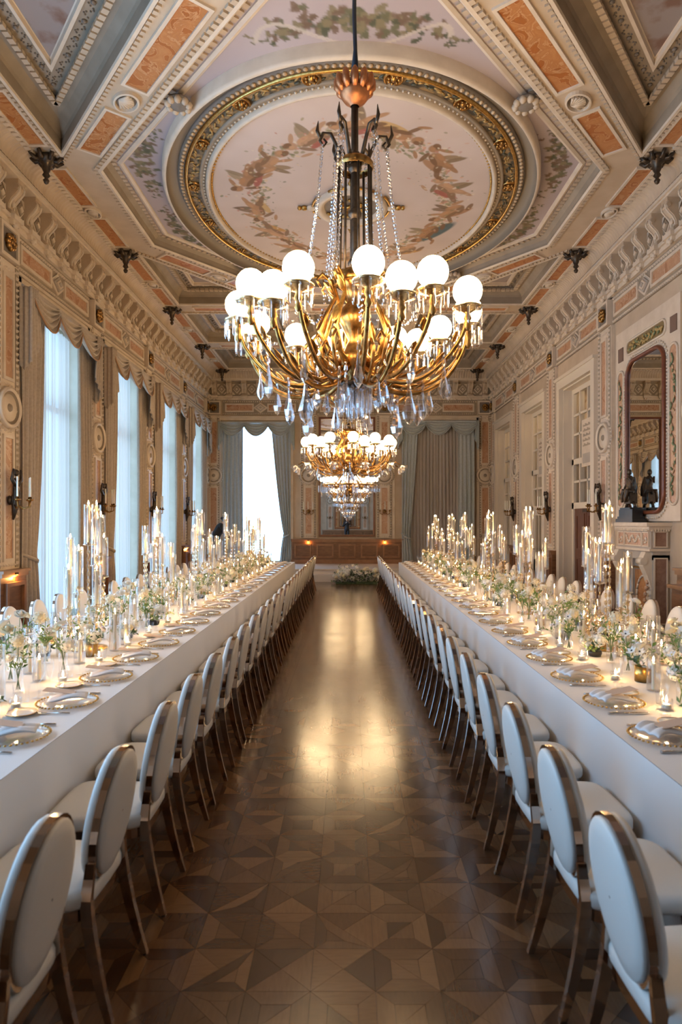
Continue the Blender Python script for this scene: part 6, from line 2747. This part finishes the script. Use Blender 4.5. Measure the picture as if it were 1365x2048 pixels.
def person(loc, rotz, label, lean, arms, apron, stand=0.0):
    r = thing('person', label, 'person', loc, rotz)
    hip = Vector((0, 0, 0.92))
    ch = hip + Vector((0, math.sin(lean) * 0.42, math.cos(lean) * 0.42))
    nk = hip + Vector((0, math.sin(lean) * 0.54, math.cos(lean) * 0.54))
    hd = nk + Vector((0, math.sin(lean * 0.9) * 0.17 + 0.01, math.cos(lean * 0.9) * 0.17))
    body, shirt, trous = [], [], []
    body.append(('t', [hip, (hip + ch) / 2, ch], [0.145, 0.125, 0.14]))
    body.append(('t', [ch, nk, nk + (hd - nk) * 0.5], [0.09, 0.06, 0.052]))
    body.append(('b', hd, (0.076, 0.095, 0.115)))
    body.append(('b', hd + Vector((0, 0.095, -0.015)), (0.014, 0.02, 0.022)))
    body.append(('b', hd + Vector((0, 0.06, -0.075)), (0.04, 0.045, 0.035)))
    for sx in (-1, 1):
        body.append(('b', hd + Vector((sx * 0.078, -0.005, -0.01)), (0.012, 0.02, 0.03)))
        leg = [hip + Vector((sx * 0.09, 0, -0.03)), Vector((sx * 0.1, 0.02, 0.5)), Vector((sx * 0.105, -0.01, 0.08))]
        body.append(('t', leg, [0.085, 0.055, 0.038]))
        trous.append(('t', leg, [0.1, 0.075, 0.06]))
        sh = ch + Vector((sx * 0.17, 0, 0.05))
        el, wr = Vector(arms[0 if sx < 0 else 1][0]), Vector(arms[0 if sx < 0 else 1][1])
        body.append(('t', [ch + Vector((sx * 0.06, 0, 0.05)), sh, el, wr], [0.06, 0.055, 0.042, 0.028]))
        hand(body, wr, wr - el, (0, 0, 1))
        shirt.append(('t', [ch + Vector((sx * 0.06, 0, 0.05)), sh, el, el.lerp(wr, 0.8)], [0.072, 0.068, 0.055, 0.045]))
    shirt.append(('t', [hip + Vector((0, 0, -0.02)), (hip + ch) / 2, ch, ch.lerp(nk, 0.5)], [0.165, 0.145, 0.16, 0.10]))
    trous.append(('t', [hip + Vector((-0.05, 0, -0.03)), hip + Vector((0.05, 0, -0.03))], [0.135, 0.135]))
    b = blend(body, 'body', SKIN, r, 0.008)
    blend(shirt, 'black_shirt', BLACK, r)
    blend(trous, 'black_trousers', BLACK, r)
    hair = [('b', hd + Vector((0, -0.025, 0.03)), (0.088, 0.10, 0.105)), ('b', hd + Vector((0, -0.12, 0.05)), (0.045, 0.045, 0.045))]
    blend(hair, 'hair', HAIR, r)
    m = MB()
    for sx in (-1, 1):
        m.ball(hd + Vector((sx * 0.03, 0.088, 0.012)), 0.011, 8, 5)
    m.build('eyes', DARKC, r)
    m = MB()
    m.ball(hd + Vector((0, 0.092, -0.055)), (0.022, 0.008, 0.006), 8, 4)
    m.build('mouth', pmat('lips_%d' % len(MATS), (0.35, 0.12, 0.1), 0.5), r)
    for sx in (-1, 1):
        m = MB()
        m.ball((sx * 0.105, 0.05, 0.04), (0.045, 0.125, 0.04), 10, 6)
        m.build('shoe', BLACK, r)
    if apron:
        m = MB()
        m.grid(lambda a, bb: (-0.17 + 0.34 * a, 0.16 + 0.03 * math.sin(a * PI) + 0.05 * bb, 0.98 - 0.62 * bb), 8, 6)
        m.build('apron', BLUEC, r, thick=0.008)
        m = MB()
        m.grid(lambda a, bb: (-0.15 + 0.3 * a, -0.165 - 0.03 * math.sin(a * PI), 0.98 - 0.55 * bb), 8, 6)
        m.build('apron_back', BLUEC, r, thick=0.008)
    return r


person((-4.3, 20.75, 0.355), -PI / 2 + 0.3, 'person in black shirt and blue apron with dark hair leaning forward near the back window', 0.55,
       [((-0.24, 0.42, 1.02), (-0.15, 0.62, 0.92)), ((0.24, 0.42, 1.02), (0.15, 0.62, 0.92))], True)
stp = thing('step_stool', 'low black step stool under the photographer, seen only in the back mirror', 'stool', (-0.1, -0.42, 0))
m = MB()
m.box(-0.25, 0.25, -0.2, 0.2, 0.38, 0.42)
m.build('platform', BLACK, stp)
for (sx, sy) in ((-1, -1), (1, -1), (1, 1), (-1, 1)):
    m = MB()
    m.tube([(sx * 0.22, sy * 0.17, 0), (sx * 0.2, sy * 0.15, 0.38)], 0.018, 6)
    m.build('leg', BRONZE, stp)
person((-0.1, -0.42, 0.42), 0, 'person in black photographing the hall, reflected in the tall back mirror', 0.0,
       [((-0.27, 0.06, 1.12), (-0.04, 0.19, 1.36)), ((0.27, 0.06, 1.12), (0.16, 0.19, 1.36))], False)
cm = thing('camera_body', 'black camera held by the photographer at chest height', 'camera', (-0.02, -0.12, 1.74))
m = MB()
m.box(-0.07, 0.07, -0.035, 0.0, 0.0, 0.1)
m.box(-0.03, 0.03, -0.03, 0.0, 0.1, 0.125)
m.build('housing', BLACK, cm)
